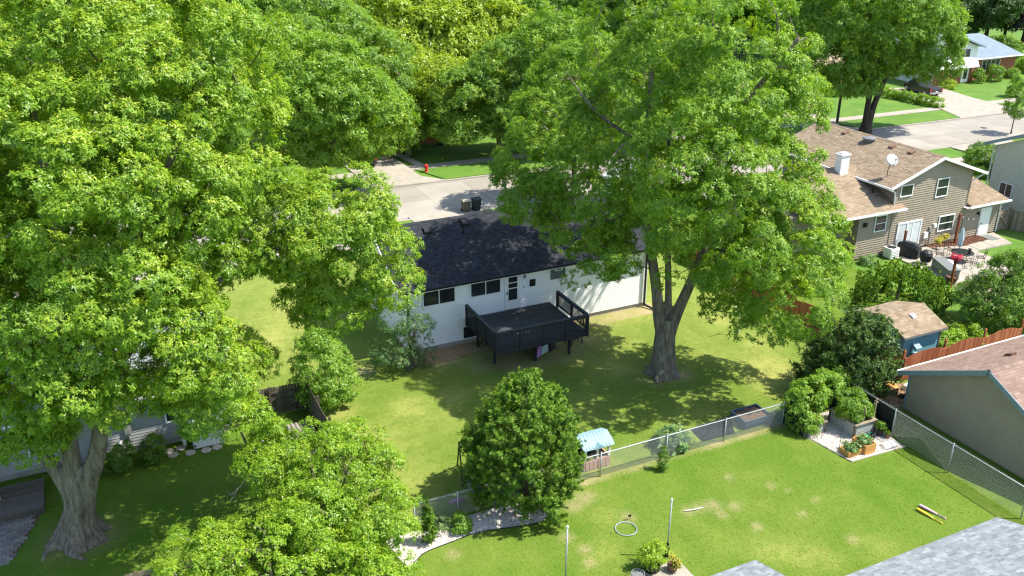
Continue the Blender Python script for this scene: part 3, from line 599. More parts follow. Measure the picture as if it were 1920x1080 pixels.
# ---- white raised ranch
H=thing('house','white sided ranch house with charcoal roof and a black deck','house',(22.5,48.3,0))
part('foundation',MB().box(14.7,44.36,0,30.3,52.25,.3),mt['foundation'],H)
gable_wall(H,'x',14.67,30.33,44.33,52.27,.28,4.13,48.3,6.18,'white_siding')
siding(H,fr_y(44.3),[(14.65,.27),(30.35,.27),(30.35,4.13),(14.65,4.13)],mt['white_siding'],.125,lip=.019,ck=.18)
siding(H,fr_py(52.3),[(14.65,.27),(30.35,.27),(30.35,4.13),(14.65,4.13)],mt['white_siding'],.125,lip=.019,ck=.18)
for X,f in((14.65,fr_x),(30.35,fr_px)): siding(H,f(X),[(44.3,.27),(52.3,.27),(52.3,4.1),(48.3,6.15),(44.3,4.1)],mt['white_siding'],.125,lip=.019,ck=.18)
for X in(14.6,30.32):
    for Y in(44.24,52.26): part('corner_trim',MB().box(X,Y,.27,X+.1,Y+.1,4.1),mt['white'],H)
groof(H,'x',14.1,30.85,43.85,4.06,48.3,6.35,52.75,4.06,'roof_dark','dark_shingle',11,.14,(.12,.3))
for Y in(43.84,52.73): part('fascia',MB().box(14.1,Y,3.86,30.85,Y+.03,4.04),mt['white'],H)
gu=MB().box(14.08,43.73,3.95,30.87,43.835,4.07); part('gutter',gu,mt['black'],H)
part('soffit',MB().box(14.12,43.87,3.87,30.83,44.27,3.9),mt['white'],H)
for X in(14.0,30.85):
    rk=MB()
    for a,b in((43.85,48.3),(52.75,48.3)): rk.bar((X+.02,a,3.98),(X+.02,b,6.27),.05,.17)
    part('rake_board',rk,mt['white'],H)
part('downspout',MB().box(14.62,44.12,.25,14.72,44.21,3.9).bar((14.67,43.78,3.98),(14.67,44.16,3.75),.08),mt['black'],H)
part('downspout',MB().box(30.2,44.12,.1,30.3,44.21,3.9).bar((30.25,43.78,3.98),(30.25,44.16,3.75),.08).bar((30.25,44.16,.2),(30.6,43.3,.06),.1),mt['black'],H)
f=fr_y(44.275)
window(H,f,15.55,2.78,2.0,1.02); window(H,f,18.42,2.82,1.96,1.02); window(H,f,17.9,.3,1.95,.86)
gb=window(H,f,23.6,3.04,.96,.84,4,4,'glassblock','glassblock',mu=.022,b=.03); part('vent_frame',MB().obox(f,23.85,24.35,.05,.085,3.72,3.77).obox(f,23.85,24.35,.05,.085,3.55,3.59).obox(f,23.85,23.9,.05,.085,3.59,3.72).obox(f,24.3,24.35,.05,.085,3.59,3.72),mt['white'],gb)
dr=part('door',MB().obox(f,20.58,21.6,0,.05,1.66,3.85).obox(f,20.66,21.52,.05,.075,1.70,3.77),mt['white'],H)
for z0,z1 in((2.25,2.95),(3.02,3.3),(3.36,3.68)): part('pane',MB().obox(f,20.82,21.38,.07,.09,z0,z1),mt['glass'],dr)
part('handle',MB().obox(f,20.7,20.74,.075,.13,2.62,2.82),mt['black'],dr)
part('wall_lamp',MB().obox(f,21.76,21.9,0,.12,3.72,3.8).lathe((21.83,44.13,3.5),[(.03,0),(.075,.06),(.085,.2),(.03,.24)],8),mt['darkgreyplastic'],H)
part('wall_panel',MB().obox(f,22.22,22.58,0,.06,2.86,3.28),mt['black'],H); part('outlet_cover',MB().obox(f,21.8,21.86,0,.04,2.86,2.92),mt['black'],H)
for X,Y in((17.2,47.55),(19.6,47.7),(26.0,47.6)): roofvent(H,(X,Y,4.06+(Y-43.85)*.5146),.5146)
part('vent_pipe',MB().tube([(19.2,47.0,5.6),(19.2,47.0,6.05)],.05,8),mt['black'],H)
# ---- deck (its own thing)
DK=thing('deck','black stained raised wooden deck with baluster railings','deck',(20.8,42,0)); fz=1.66; rg=random.Random(3)
y=39.86
while y<44.1:
    part('deck_board',MB().box(18.12,y,fz-.035,23.5,y+.138,fz,rg.uniform(.2,.9)),mt['deck_floor'],DK); y+=.144
part('joist_frame',MB().box(18.08,39.8,1.33,23.54,39.85,fz-.04,.4).box(18.08,39.85,1.33,18.13,44.2,fz-.04,.4).box(23.49,39.85,1.33,23.54,44.2,fz-.04,.4),mt['deck'],DK)
for X in np.arange(18.6,23.4,.5): part('joist',MB().box(X,39.86,1.4,X+.04,44.2,fz-.045,.3),mt['deck'],DK)
for X,Y in((18.6,41.3),(20.8,40.6),(22.85,40.5),(23.45,41.4),(18.6,43.6)): part('support_post',MB().box(X-.06,Y-.06,0,X+.06,Y+.06,1.36,.3),mt['deck'],DK)
def rail(p,q,nb,np_):
    p=Vector(p);q=Vector(q);d=(q-p)
    part('top_rail',MB().bar(p+Vector((0,0,.99)),q+Vector((0,0,.99)),.15,.04,.8),mt['deck_floor'],DK)
    part('upper_rail',MB().bar(p+Vector((0,0,.87)),q+Vector((0,0,.87)),.04,.15,.55),mt['deck'],DK); part('lower_rail',MB().bar(p+Vector((0,0,.12)),q+Vector((0,0,.12)),.04,.09,.5),mt['deck'],DK)
    for i in range(np_):
        c=p+d*(i/(np_-1)); part('rail_post',MB().box(c.x-.05,c.y-.05,1.3,c.x+.05,c.y+.05,fz+.97,.45),mt['deck'],DK)
    me=mkmesh('baluster',MB().box(-.018,-.018,.08,.018,.018,.9,.5),mt['deck'])
    for i in range(nb):
        c=p+d*((i+.5)/nb); piece('baluster',me,DK,c-W0[DK.name])
rail((18.05,39.78,fz),(23.6,39.78,fz),44,5); rail((18.03,43.9,fz),(18.03,39.9,fz),30,4); rail((23.6,43.4,fz),(23.6,39.9,fz),27,3)
# ---- brown split-level
B=thing('house','brown split-level house with tan shingles and white trim','house',(52.5,48.5,0))
gable_wall(B,'y',44.43,56,51.08,58.47,0,5.43,54.85,6.75,'brown_siding')
siding(B,fr_y(44.4),[(51.05,.12),(58.5,.12),(58.5,5.45),(54.85,6.76),(51.05,5.43)],mt['brown_siding'],.17)
siding(B,fr_x(51.05),[(44.4,.2),(56,.2),(56,5.4),(44.4,5.4)],mt['brown_siding'],.17); siding(B,fr_px(58.5),[(44.4,.2),(56,.2),(56,5.4),(44.4,5.4)],mt['brown_siding'],.17)
for X in(51.0,58.45): part('corner_trim',MB().box(X,44.34,.12,X+.1,44.44,5.42),mt['brown_siding'],B)
groof(B,'y',44.0,56.5,50.1,5.24,54.85,6.92,59.6,5.24,'roof_tan','tan_shingle',21,.15,(.25,.5),'upper_roof')
for a,b in((50.1,54.85),(59.6,54.85)): part('rake_board',MB().bar((a,43.98,5.14),(b,43.98,6.82),.05,.2),mt['white'],B)
part('gutter',MB().box(49.98,44.0,5.08,50.09,56.5,5.22),mt['white'],B); part('gutter',MB().box(59.61,44.0,5.08,59.72,56.5,5.22),mt['white'],B)
part('downspout',MB().tube([(50.03,44.15,5.1),(50.35,44.25,4.95),(50.85,44.3,4.75),(50.93,44.3,3.9)],.055,6),mt['white'],B); part('downspout',MB().tube([(59.66,44.2,5.1),(59.3,44.3,4.9),(58.65,44.33,4.6)],.055,6),mt['white'],B)
part('wall',MB().box(47.9,44.43,.1,51.03,53,3.75).box(42.6,45.53,.1,47.88,53,3.72),mt['brown_siding'],B); part('foundation',MB().box(47.92,44.46,0,51,44.6,.14).box(42.64,45.56,0,47.8,45.7,.35),mt['foundation'],B)
siding(B,fr_y(44.4),[(47.88,.14),(51.0,.14),(51.0,3.66),(47.88,3.66)],mt['brown_siding'],.17); siding(B,fr_y(45.5),[(42.6,.36),(47.88,.36),(47.88,3.72),(42.6,3.72)],mt['brown_siding'],.17)
siding(B,fr_x(47.87),[(44.4,.14),(45.5,.14),(45.5,3.7),(44.4,3.7)],mt['brown_siding'],.17); siding(B,fr_x(42.58),[(45.5,.3),(53,.3),(53,3.6),(48.5,5.4),(45.5,4.1)],mt['brown_siding'],.17)
groof(B,'x',43.2,51.04,43.9,3.6,48.5,5.7,53.1,3.6,'roof_tan','tan_shingle',31,.15,(.25,.5),'lower_roof')
part('fascia',MB().box(43.2,43.87,3.42,51.75,43.9,3.6).box(51.04,43.9,3.42,51.75,44.38,3.46),mt['white'],B); part('gutter',MB().box(43.2,43.76,3.48,51.75,43.865,3.6),mt['white'],B)
part('lower_roof',slab(MB(),[(51.05,43.9,3.6),(51.75,43.9,3.6),(51.75,44.38,3.82),(51.05,44.38,3.82)],.13),mt['roof_tan'],B)
part('wall',MB().box(58.52,44.4,.05,62.2,52,2.68),mt['brown_siding'],B); siding(B,fr_y(44.37),[(58.55,.1),(62.2,.1),(62.2,2.66),(58.55,2.66)],mt['brown_siding'],.17); siding(B,fr_px(62.22),[(44.37,.1),(52,.1),(52,2.7),(48,3.6),(44.37,2.7)],mt['brown_siding'],.17)
groof(B,'x',58.56,62.55,43.85,2.76,48.2,3.85,52.5,2.76,'roof_tan','tan_shingle',41,.15,(.25,.5),'garage_roof')
part('fascia',MB().box(58.2,43.82,2.58,62.6,43.85,2.76),mt['white'],B); part('gutter',MB().box(58.2,43.71,2.64,62.65,43.815,2.76).tube([(62.6,43.8,2.66),(62.45,44.2,2.5),(62.3,44.3,2.3),(62.3,44.3,.1)],.05,6),mt['white'],B)
part('soffit',MB().box(58.2,43.85,2.6,62.5,44.35,2.63),mt['white'],B)
f=fr_y(44.37)
window(B,f,51.4,4.28,1.2,.88,1,1); window(B,f,54.95,3.78,1.2,1.42,1,2); window(B,f,55.85,1.02,1.6,1.22,1,2); window(B,f,49.4,1.98,1.1,1.22,1,2); window(B,fr_y(45.47),45.85,2.0,1.9,1.05,2,2)
sl=part('sliding_door',MB().obox(f,51.72,54.1,0,.06,.02,.12).obox(f,51.72,54.1,0,.06,2.2,2.32).obox(f,51.72,51.82,0,.06,.12,2.2).obox(f,54.0,54.1,0,.06,.12,2.2).obox(f,52.62,52.72,0,.07,.12,2.2).obox(f,53.2,53.3,0,.05,.12,2.2),mt['white'],B)
for a,b in((51.82,52.62),(52.72,53.2),(53.3,54.0)): part('pane',MB().obox(f,a,b,0,.03,.12,2.2),mt['blind'],sl)
d2=part('door',MB().obox(fr_y(44.34),60.2,61.35,0,.05,.05,2.24).obox(fr_y(44.34),60.28,61.27,.05,.08,.08,2.16),mt['white'],B,label='white panelled garage side door'); part('handle',MB().obox(fr_y(44.34),60.36,60.42,.08,.14,1.0,1.08),mt['black'],d2)
part('wall_lamp',MB().obox(f,59.85,60.0,0,.15,1.75,2.0),mt['black'],B); part('wall_lamp',MB().obox(f,48.35,48.62,0,.14,2.55,2.82),mt['black'],B)
part('meter_box',MB().obox(f,54.95,55.2,0,.14,1.2,1.55),mt['greyplastic'],B); part('meter_box',MB().obox(f,54.5,54.85,0,.14,.75,1.2).obox(f,55.3,55.55,0,.2,1.5,1.75),mt['white'],B); part('conduit',MB().tube([(55.08,44.28,1.2),(55.08,44.28,.1)],.04,6),mt['darkgreyplastic'],B)
ch=part('chimney',MB().box(48.85,47.7,4.7,49.6,48.3,6.75),mt['white'],B); part('chimney_cap',MB().box(48.78,47.63,6.75,49.67,48.37,6.83).box(48.95,47.8,6.83,49.5,48.2,6.93),mt['dish'],ch)
upz=lambda X:5.24+(X-50.1)*.3537
def upvent(X,Y,m='brownpot'):
    z=upz(X); part('roof_vent',MB().prism([(X-.2,Y-.2,z-.09),(X+.2,Y-.2,z+.05),(X+.2,Y+.2,z+.05),(X-.2,Y+.2,z-.09)],(0,0,.17)),mt[m],B)
for Y in(46.4,48.2,53.0): upvent(54.2,Y)
part('vent_fan',MB().lathe((54.1,50.4,upz(54.1)-.03),[(.3,0),(.3,.2),(.5,.22),(.48,.32),(.2,.4),(.02,.42)],16),mt['darkgreyplastic'],B)
part('vent_pipe',MB().tube([(54.0,55.0,upz(54)-.1),(54.0,55.0,upz(54)+.45)],.07,8),mt['black'],B); part('vent_pipe',MB().tube([(50.2,45.7,4.3),(50.2,45.7,4.85)],.06,8),mt['black'],B)
roofvent(B,(46.6,47.2,3.6+(47.2-43.9)*.4565),.4565,'brownpot',.32)
ds=thing('satellite_dish','grey satellite dish on a bent mast over brown roof edge','satellite dish',(51.0,45.4,upz(51.)))
mb=MB(); n=18; dv=Vector((-.25,-.75,.6)).normalized(); da=dv.cross(Vector((0,0,1))).normalized(); db=da.cross(dv); dc=Vector((51.1,45.3,upz(51)+1.25)); vs=[dc]; fs=[]
for k_,rr in enumerate((.2,.41)):
    for i in range(n): an=6.2832*i/n; vs.append(dc+da*math.cos(an)*rr+db*math.sin(an)*rr*1.08+dv*(rr*rr*.35))
for i in range(n): fs+= [(0,1+i,1+(i+1)%n),(1+i,1+n+i,1+n+(i+1)%n,1+(i+1)%n)]
nb=len(vs); vs+=[v-dv*.03 for v in vs]; fs+=[tuple(reversed([j+nb for j in q])) for q in fs]+[(1+n+i,1+n+i+nb,1+n+(i+1)%n+nb,1+n+(i+1)%n) for i in range(n)]
part('reflector',mb.add(vs,fs),mt['dish'],ds,smooth=True); part('mast',MB().tube([(51.0,45.4,upz(51)-.02),(51.02,45.42,upz(51)+.45),(51.2,45.5,upz(51)+.7),(51.15,45.4,upz(51)+1.2)],.03,6),mt['iron'],ds)
part('feed_arm',MB().bar(dc-db*.45,dc+dv*.55-db*.2,.03).box(*(dc+dv*.55-db*.2-Vector((.05,.05,.05))),*(dc+dv*.55-db*.2+Vector((.05,.05,.05)))),mt['darkgreyplastic'],ds)
# ---- grey-green garage at the right
T=thing('garage','grey-green sided garage with rusty brown shingle roof','garage',(39.5,23.6,0))
gable_wall(T,'x',35.33,44,19.3,27.9,0,2.15,23.63,4.2,'green_siding'); siding(T,fr_x(35.3),[(19.3,.08),(27.92,.08),(27.92,2.14),(23.63,4.22),(19.3,2.14)],mt['green_siding'],.115,lip=.02,ck=.2); siding(T,fr_py(27.93),[(35.3,.08),(44,.08),(44,2.1),(35.3,2.1)],mt['green_siding'],.115,lip=.02,ck=.2)
groof(T,'x',34.9,44.4,28.32,2.1,23.63,4.4,18.9,2.1,'roof_rust','rust_shingle',51,.15,(.22,.45))
for e in(28.32,18.9): part('rake_board',MB().bar((34.88,e,1.98),(34.88,23.63,4.27),.05,.24),mt['blue_grey_trim'],T)
part('gutter',MB().box(34.86,28.33,1.98,44.4,28.43,2.1),mt['white'],T); part('corner_trim',MB().box(35.24,27.88,.05,35.34,27.98,2.1),mt['blue_grey_trim'],T)
part('roof_vent',MB().prism([(38.2,25.3,3.57),(38.55,25.3,3.57),(38.55,24.95,3.75),(38.2,24.95,3.75)],(0,0,.16)),mt['brownpot'],T)
# ---- near house: grey shingle roofs at the bottom of the picture
G_=thing('house','near house of which two pale grey shingle roofs show','house',(22,14,0))
part('wall',MB().box(13,10,0,28.0,17.2,2.45).box(12.2,16,0,18.4,19.25,2.4),mt['cream_siding'],G_)
groof(G_,'x',14.5,28.6,17.7,2.5,12.5,4.2,7.5,2.5,'roof_grey','grey_shingle',61,.145,(.14,.34),sides=(1,1),aspieces=295,focus=(26.4,16.2,3.0))
groof(G_,'x',12.,18.84,19.68,2.5,14.6,4.0,9.5,2.5,'roof_grey','grey_shingle',71,.145,(.14,.34),name='porch_roof')
part('drip_edge',MB().box(14.5,17.705,2.40,28.6,17.73,2.52),mt['darkgreyplastic'],G_); part('drip_edge',MB().bar((28.62,17.7,2.44),(28.62,12.5,4.14),.03,.12),mt['darkgreyplastic'],G_)
part('drip_edge',MB().box(12.,19.685,2.40,18.84,19.71,2.52),mt['darkgreyplastic'],G_); part('drip_edge',MB().bar((18.86,19.68,2.44),(18.86,14.6,3.94),.03,.12),mt['darkgreyplastic'],G_)
# ---- left neighbour house
Ln=thing('house','low pale sided house under the largest maple','house',(-4,44.6,0))
gable_wall(Ln,'x',-13,4.37,40.53,48.8,.25,3.0,44.65,4.9,'grey_siding'); part('foundation',MB().box(-12.9,40.56,0,4.3,48.7,.3),mt['foundation'],Ln)
siding(Ln,fr_y(40.5),[(-13,.3),(4.4,.3),(4.4,3.),(-13,3.)],mt['grey_siding'],.15,lip=.022,ck=.2); siding(Ln,fr_px(4.4),[(40.5,.3),(48.8,.3),(48.8,3.),(44.65,4.85),(40.5,3.)],mt['grey_siding'],.15,lip=.022,ck=.2)
groof(Ln,'x',-13.4,4.75,40.05,2.95,44.65,5.05,49.25,2.95,'roof_grey','grey_shingle',81,.15,(.25,.5)); part('gutter',MB().box(-13.4,39.95,2.83,4.75,40.045,2.95),mt['white'],Ln)
f=fr_y(40.47)
for u,z,w_,h_ in((1.3,1.2,1.,1.1),(-4.5,1.0,1.3,1.2),(-9.,1.1,1.5,1.1)): window(Ln,f,u,z,w_,h_,2,2)
part('electric_meter',MB().obox(f,-.5,-.2,0,.12,1.1,1.6).tube([(-.35,40.4,1.1),(-.35,40.4,.1)],.03,6),mt['greyplastic'],Ln)
# ---- cream house at far right
Cr=thing('house','cream sided house with grey roof edge beside the wooden gate','house',(72,44.5,0))
gable_wall(Cr,'x',66.53,80,40,48.75,0,5.4,44.4,7.3,'cream_siding'); siding(Cr,fr_x(66.5),[(40,.1),(48.75,.1),(48.75,5.4),(44.4,7.3),(40,5.4)],mt['cream_siding'],.2); siding(Cr,fr_py(48.78),[(66.5,.1),(80,.1),(80,5.4),(66.5,5.4)],mt['cream_siding'],.2)
groof(Cr,'x',66.0,80.5,49.5,5.5,44.4,7.65,39.3,5.5,'roof_grey','grey_shingle',91,.3,(.3,.6)); part('rake_board',MB().bar((65.97,49.5,5.4),(65.97,44.4,7.55),.06,.24),mt['blue_grey_trim'],Cr)
part('downspout',MB().tube([(66.4,48.9,5.3),(66.4,48.9,.1)],.06,6),mt['dish'],Cr); window(Cr,fr_x(66.46),46.55,1.5,1.2,1.15,2,1)
# ---- houses across the street
def rect_house(label,x0,x1,y0,y1,ze,zr,wall,sh,und,wins=(),seed=1,ov=.5,foundation=True):
    h=thing('house',label,'house',((x0+x1)/2,(y0+y1)/2,0)); yr=(y0+y1)/2
    gable_wall(h,'x',x0,x1,y0,y1,0,ze,yr,zr-.2,wall); groof(h,'x',x0-ov,x1+ov,y0-ov,ze,yr,zr,y1+ov,ze,und,sh,seed,.5,(.5,1.)); part('gutter',MB().box(x0-ov,y0-ov-.1,ze-.12,x1+ov,y0-ov-.01,ze),mt['white'],h)
    for u,z,w_,hh in wins: window(h,fr_y(y0-.02),u,z,w_,hh,2,1)
    return h
rect_house('red brick house hidden behind street trees with brown roof',18,35,89,97,3.1,5.2,'brick','rust_shingle','roof_rust',[(20,1,1.8,1.3),(25,1,1.8,1.3),(31,1,1.8,1.3)],101)
rect_house('tan brick house with tan roof behind the maple crown',86,93.6,93.3,99.5,3.3,5.0,'tanbrick','tan_shingle','roof_tan',[(90.2,1.3,2.2,1.3)],111)
rect_house('low brick house between the street trees',46,62,92,100,3.1,5.3,'tanbrick','rust_shingle','roof_rust',[(48,1,2,1.3),(54,1,2,1.3)],121)
F_=thing('house','brick and white split-level house with slate blue roof','house',(113,93,0))
part('wall',MB().box(112.6,89,0,121.4,97,3.05),mt['brick'],F_)
mb=slab(MB(),[(111.8,88.4,3.15),(122.2,88.4,3.15),(118.2,93,5.75),(111.8,93,5.75)],.15); slab(mb,[(122.2,88.4,3.15),(122.2,97.6,3.15),(118.2,93,5.75)],.15); slab(mb,[(122.2,97.6,3.15),(111.8,97.6,3.15),(111.8,93,5.75),(118.2,93,5.75)],.15)
M_sl=M('slate_roof',(.15,.20,.25),(.19,.24,.29),1.5,.9,.3,40,fine=(12,.15)); part('roof',mb,M_sl,F_); part('gutter',MB().box(111.9,88.25,3.02,122.2,88.38,3.15),mt['white'],F_)
window(F_,fr_y(88.97),114.6,1.3,3.6,1.5,4,1)
gable_wall(F_,'y',88.5,97,104.9,112.6,0,4.9,108.7,6.2,'white'); part('wall',MB().box(105,88.44,0,112.5,88.5,2.3),mt['brick'],F_)
siding(F_,fr_y(88.46),[(104.9,2.5),(112.6,2.5),(112.6,4.85),(108.7,6.15),(104.9,4.85)],mt['white'],.3); part('flared_skirt',MB().prism([(104.7,88.44,2.55),(104.7,87.7,2.2),(104.7,87.7,2.3),(104.7,88.44,3.6)],(7.9,0,0)),mt['white'],F_)
groof(F_,'y',87.9,97.4,104.1,4.85,108.7,6.45,113.4,4.85,'roof_grey','grey_shingle',131,.5,(.5,1.)); part('rake_board',MB().bar((104.1,87.87,4.75),(108.7,87.87,6.35),.06,.2).bar((113.4,87.87,4.75),(108.7,87.87,6.35),.06,.2),mt['blue_grey_trim'],F_)
window(F_,fr_y(88.42),109.2,3.5,2.0,1.2,2,1); dd=part('door',MB().obox(fr_y(88.42),110.2,111.5,0,.08,.15,2.2),mt['white'],F_); part('pane',MB().obox(fr_y(88.42),110.5,111.2,.06,.1,.6,1.9),mt['glass'],dd)
# ---- garden shed
Sh=thing('shed','turquoise garden shed with tan shingle roof and tall lean-to face','shed',(39.5,32.5,0))
gable_wall(Sh,'x',38.1,40.8,31.0,34.1,0,2.15,32.5,2.72,'teal',zt1=2.2)
for i in range(13): X=38.12+i*.209; part('board',MB().box(X,30.965,.05,X+.2,31.0,2.1),mt['teal'],Sh)
part('corner_trim',MB().box(40.78,30.93,.05,40.86,31.03,2.15),mt['oldwood'],Sh)
groof(Sh,'x',37.8,41.05,30.7,2.2,32.5,2.9,34.4,2.3,'roof_tan','tan_shingle',141,.15,(.25,.45)); part('fascia',MB().box(37.8,30.68,2.08,41.05,30.7,2.19),mt['darkgreyplastic'],Sh)
part('roof_vent',MB().prism([(39.4,31.7,2.57),(39.7,31.7,2.57),(39.7,32.0,2.68),(39.4,32.0,2.68)],(0,0,.12)),mt['dish'],Sh)
ho=part('pet_door_hood',MB().prism([(38.75,30.96,1.55),(38.75,30.6,1.38),(38.75,30.6,1.42),(38.75,30.96,1.62)],(.42,0,0)),mt['blueplastic'],Sh); part('shelf',MB().box(38.75,30.62,.98,39.17,30.96,1.03).box(38.75,30.9,1.03,38.78,30.96,1.55).box(39.14,30.9,1.03,39.17,30.96,1.55),mt['blueplastic'],ho)
# ================================================================ FENCES
chain_fence('chain_link_fence','chain link fence between the lawn and white house yard',[(9.6,29.55),(28.75,29.45)],1.2,posts_at=[.05,1.95,8.8,12.3,15.6,19.1],bent=.03)
chain_fence('chain_link_fence','chain link fence along the grey-green garage wall',[(32.75,29.4),(32.75,17.0)],1.45,posts_at=[0,3.1,6.4,10.1,12.3])
nf=thing('mesh_fence','black netting fence around the corner vegetable garden','fence',(31,29.5,0))
part('netting',MB().box(28.9,29.56,.03,32.6,29.57,1.5).box(28.86,28.2,.03,28.87,29.5,1.2).box(32.70,26.3,.03,32.71,29.4,1.42),mt['darkwire'],nf)
for X,Y in((28.87,29.53),(30.8,29.53),(28.87,28.15)): part('post',MB().tube([(X,Y,0),(X,Y,1.6)],.025,6),mt['black'],nf)
picket_fence('wooden_fence','red scalloped picket fence behind the garage roof',(37.4,30.15),(46.4,30.0),1.62,'redwood',scallop=.28,posts=2.95,capped=True,side=-1)
picket_fence('wooden_fence','red picket fence mostly hidden by maple branches between yards',(37.45,50),(37.45,30.3),1.6,'redwood',scallop=.2,posts=2.9,side=-1)
picket_fence('wooden_fence','weathered dark board fence beside the round leafy shrub',(8.05,40.9),(8.05,34.6),1.7,'greywood',posts=2.1,side=-1)
picket_fence('wooden_fence','short dark board fence behind stacked logs by the pale house',(4.5,41.1),(8.0,41.0),1.55,'greywood',posts=1.75,side=1)
picket_fence('wooden_fence','grey dog-eared board fence at the bottom frame edge',(-1.3,29.72),(4.4,29.3),1.5,'oldwood',posts=2.4,side=1,posth=-.1)
gt=thing('wooden_gate','tan wooden gate with crossed braces beside the brown garage','gate',(63,44.4,0)); rg=random.Random(5)
for i in range(10): part('picket',MB().box(62.35+i*.128,44.4,.1,62.35+i*.128+.118,44.425,1.55+.16*math.sin(math.pi*(i+.5)/10),rg.uniform(.4,.9)),mt['oldwood'],gt)
for a,b in(((62.4,44.37,.3),(63.6,44.37,.3)),((62.4,44.37,1.0),(63.6,44.37,1.0)),((62.4,44.37,1.45),(63.6,44.37,1.45))): part('rail',MB().bar(a,b,.04,.1,.7),mt['oldwood'],gt)
for a,b in(((62.45,44.34,.35),(63.55,44.34,1.42)),((62.45,44.31,1.42),(63.55,44.31,.35))): part('brace',MB().bar(a,b,.03,.1,.95),mt['oldwood'],gt)
for X in(62.3,63.68): po=part('post',MB().box(X-.06,44.34,0,X+.06,44.46,1.75,.4),mt['oldwood'],gt); part('post_cap',MB().lathe((X,44.4,1.75),[(.09,0),(.09,.04),(.05,.07),(.07,.12),(.02,.19)],8,.8),mt['oldwood'],po)
picket_fence('wooden_fence','tan board fence running on from the crossed gate',(63.75,44.2),(66.3,40.5),1.6,'oldwood',posts=2.2,side=-1)
# ================================================================ YARD BEDS AND PATIOS
poly('gravel_bed',[(28.95,29.4),(28.9,28.4),(29.4,25.55),(32.65,25.4),(32.65,29.4)],'gravel',.02)
poly('gravel_bed',[(8.3,29.4),(8.6,27.2),(9.34,27.95),(10.6,28.15),(12.,28.25),(13.5,27.9),(14.6,27.75),(15.4,28.3),(15.7,29.4)],'gravel',.02)
gbx=MB(); 
for (a,b),(c,d) in zip([(29.0,28.4),(29.42,25.5)],[(29.42,25.5),(32.65,25.36)]): gbx.bar((a,b,.03),(c,d,.03),.07,.06)
struct('edging',gbx,mt['stone']); e2=MB(); ep=smooth([(8.5,27.1,.03),(9.34,27.9,.03),(10.6,28.1,.03),(12.,28.2,.03),(13.5,27.85,.03),(14.6,27.7,.03),(15.4,28.3,.03)],3); e2.tube(ep,.018,5); struct('edging',e2,mt['rubber'])
def stones(name,pts,m,n,x0,x1,y0,y1,s0,s1,inside,seed=1,z=.02):
    rg=random.Random(seed); mb=MB()
    for i in range(n):
        x=rg.uniform(x0,x1); y=rg.uniform(y0,y1)
        if not inside(x,y): continue
        s=rg.uniform(s0,s1); a=rg.random()*3; c,sn=math.cos(a)*s,math.sin(a)*s
        mb.add([(x+c,y+sn,z),(x-sn,y+c,z),(x-c,y-sn,z),(x+sn*.9,y-c*.8,z),(x+rg.uniform(-.3,.3)*s,y+rg.uniform(-.3,.3)*s,z+s*.9)],[(0,1,4),(1,2,4),(2,3,4),(3,0,4)],rg.uniform(.02,1))
    return struct(name,mb,m,'stuff')
M_gs=M('gravel_stone',None,(.85,.84,.83),9,.9,tone=[(.36,.33,.31),(.60,.55,.50),(.75,.69,.63)])
stones('gravel',0,M_gs,5200,28.95,32.6,25.5,29.4,.02,.045,lambda x,y:x>29.4-(y-25.55)*.17,2); stones('gravel',0,M_gs,6500,8.4,15.7,27.3,29.4,.02,.05,lambda x,y:y>28.0+.2*math.sin((x-8)*.5) and y>28.4+(x-15.3)*1.2,3)
poly('patio',[(54.2,44.3),(54.85,44.25),(57.7,43.2),(60.4,43.4),(60.5,44.3),(62.1,44.3),(61.3,42.0),(57.6,42.05),(57.2,39.0),(56.2,38.2),(50.9,38.3),(51.4,44.3)],'concrete',.06)
pt=struct('patio_slabs',MB().box(51.5,38.4,.05,51.6,38.5,.055),mt['concrete'])
for i in range(3):
    for j in range(3): part('slab',MB().box(51.1+i*2.02,38.35+j*1.95,.05,51.1+i*2.02+1.99,38.35+j*1.95+1.92,.085),mt['concrete'],pt)
for i in range(2): part('slab',MB().box(57.9+i*1.65,42.1,.05,57.9+i*1.65+1.62,43.25,.085),mt['concrete'],pt)
poly('mulch_bed',[(54.9,44.35),(54.9,43.9),(57.7,43.1),(60.2,43.35),(60.3,44.35)],'mulch',.10); stones('mulch',0,mt['mulch'],500,54.9,60.2,43.2,44.3,.03,.06,lambda x,y:y>43.95-(x-54.9)*.25,4,.1)
single('door_mat',MB().box(60.35,43.0,.085,61.2,44.1,.1),mt['darkgreyplastic'],'dark grey mat in front of the white garage door','door mat')
poly('soil_bed',[(14.9,44.2),(14.9,42.75),(16.4,42.6),(18.2,43.2),(18.2,44.2)],'woodchip',.015); poly('stump_ground',[(34.2,30.0),(34.1,28.4),(35.2,28.2),(37.2,28.4),(37.3,30.0)],'woodchip',.015)
stones('wood_chips',0,M('chips',None,(.8,.78,.75),9,.9,tone=[(.2,.12,.07),(.38,.25,.14),(.5,.36,.22)]),900,34.2,37.2,28.3,30,.03,.07,lambda x,y:True,6)
stones('leaf_litter',0,M('litter',None,(.8,.78,.75),9,.9,tone=[(.1,.07,.045),(.2,.14,.09),(.34,.26,.17)]),1500,14.8,24.5,40.3,44.1,.02,.05,lambda x,y:y>42.6 or x>18,7,.006)
pv=struct('paver_patio',MB().prism([(-9,34.2,-.1),(-5.2,34.6,-.1),(-4.2,37.3,-.1),(-4.4,39.0,-.1),(-9,39.5,-.1)],(0,0,.12)),mt['soil'])
rg=random.Random(8)
for j in range(24):
    for i in range(18):
        x=-8.6+i*.26+(.13 if j%2 else 0); y=34.4+j*.19
        if x<-5.25+(y-34.6)*.38 and x<-4.45 and y<38.9: part('paver',MB().box(x-.122,y-.087,-.02,x+.122,y+.087,.03+rg.uniform(0,.012),rg.uniform(.02,1)),mt['paver'],pv)
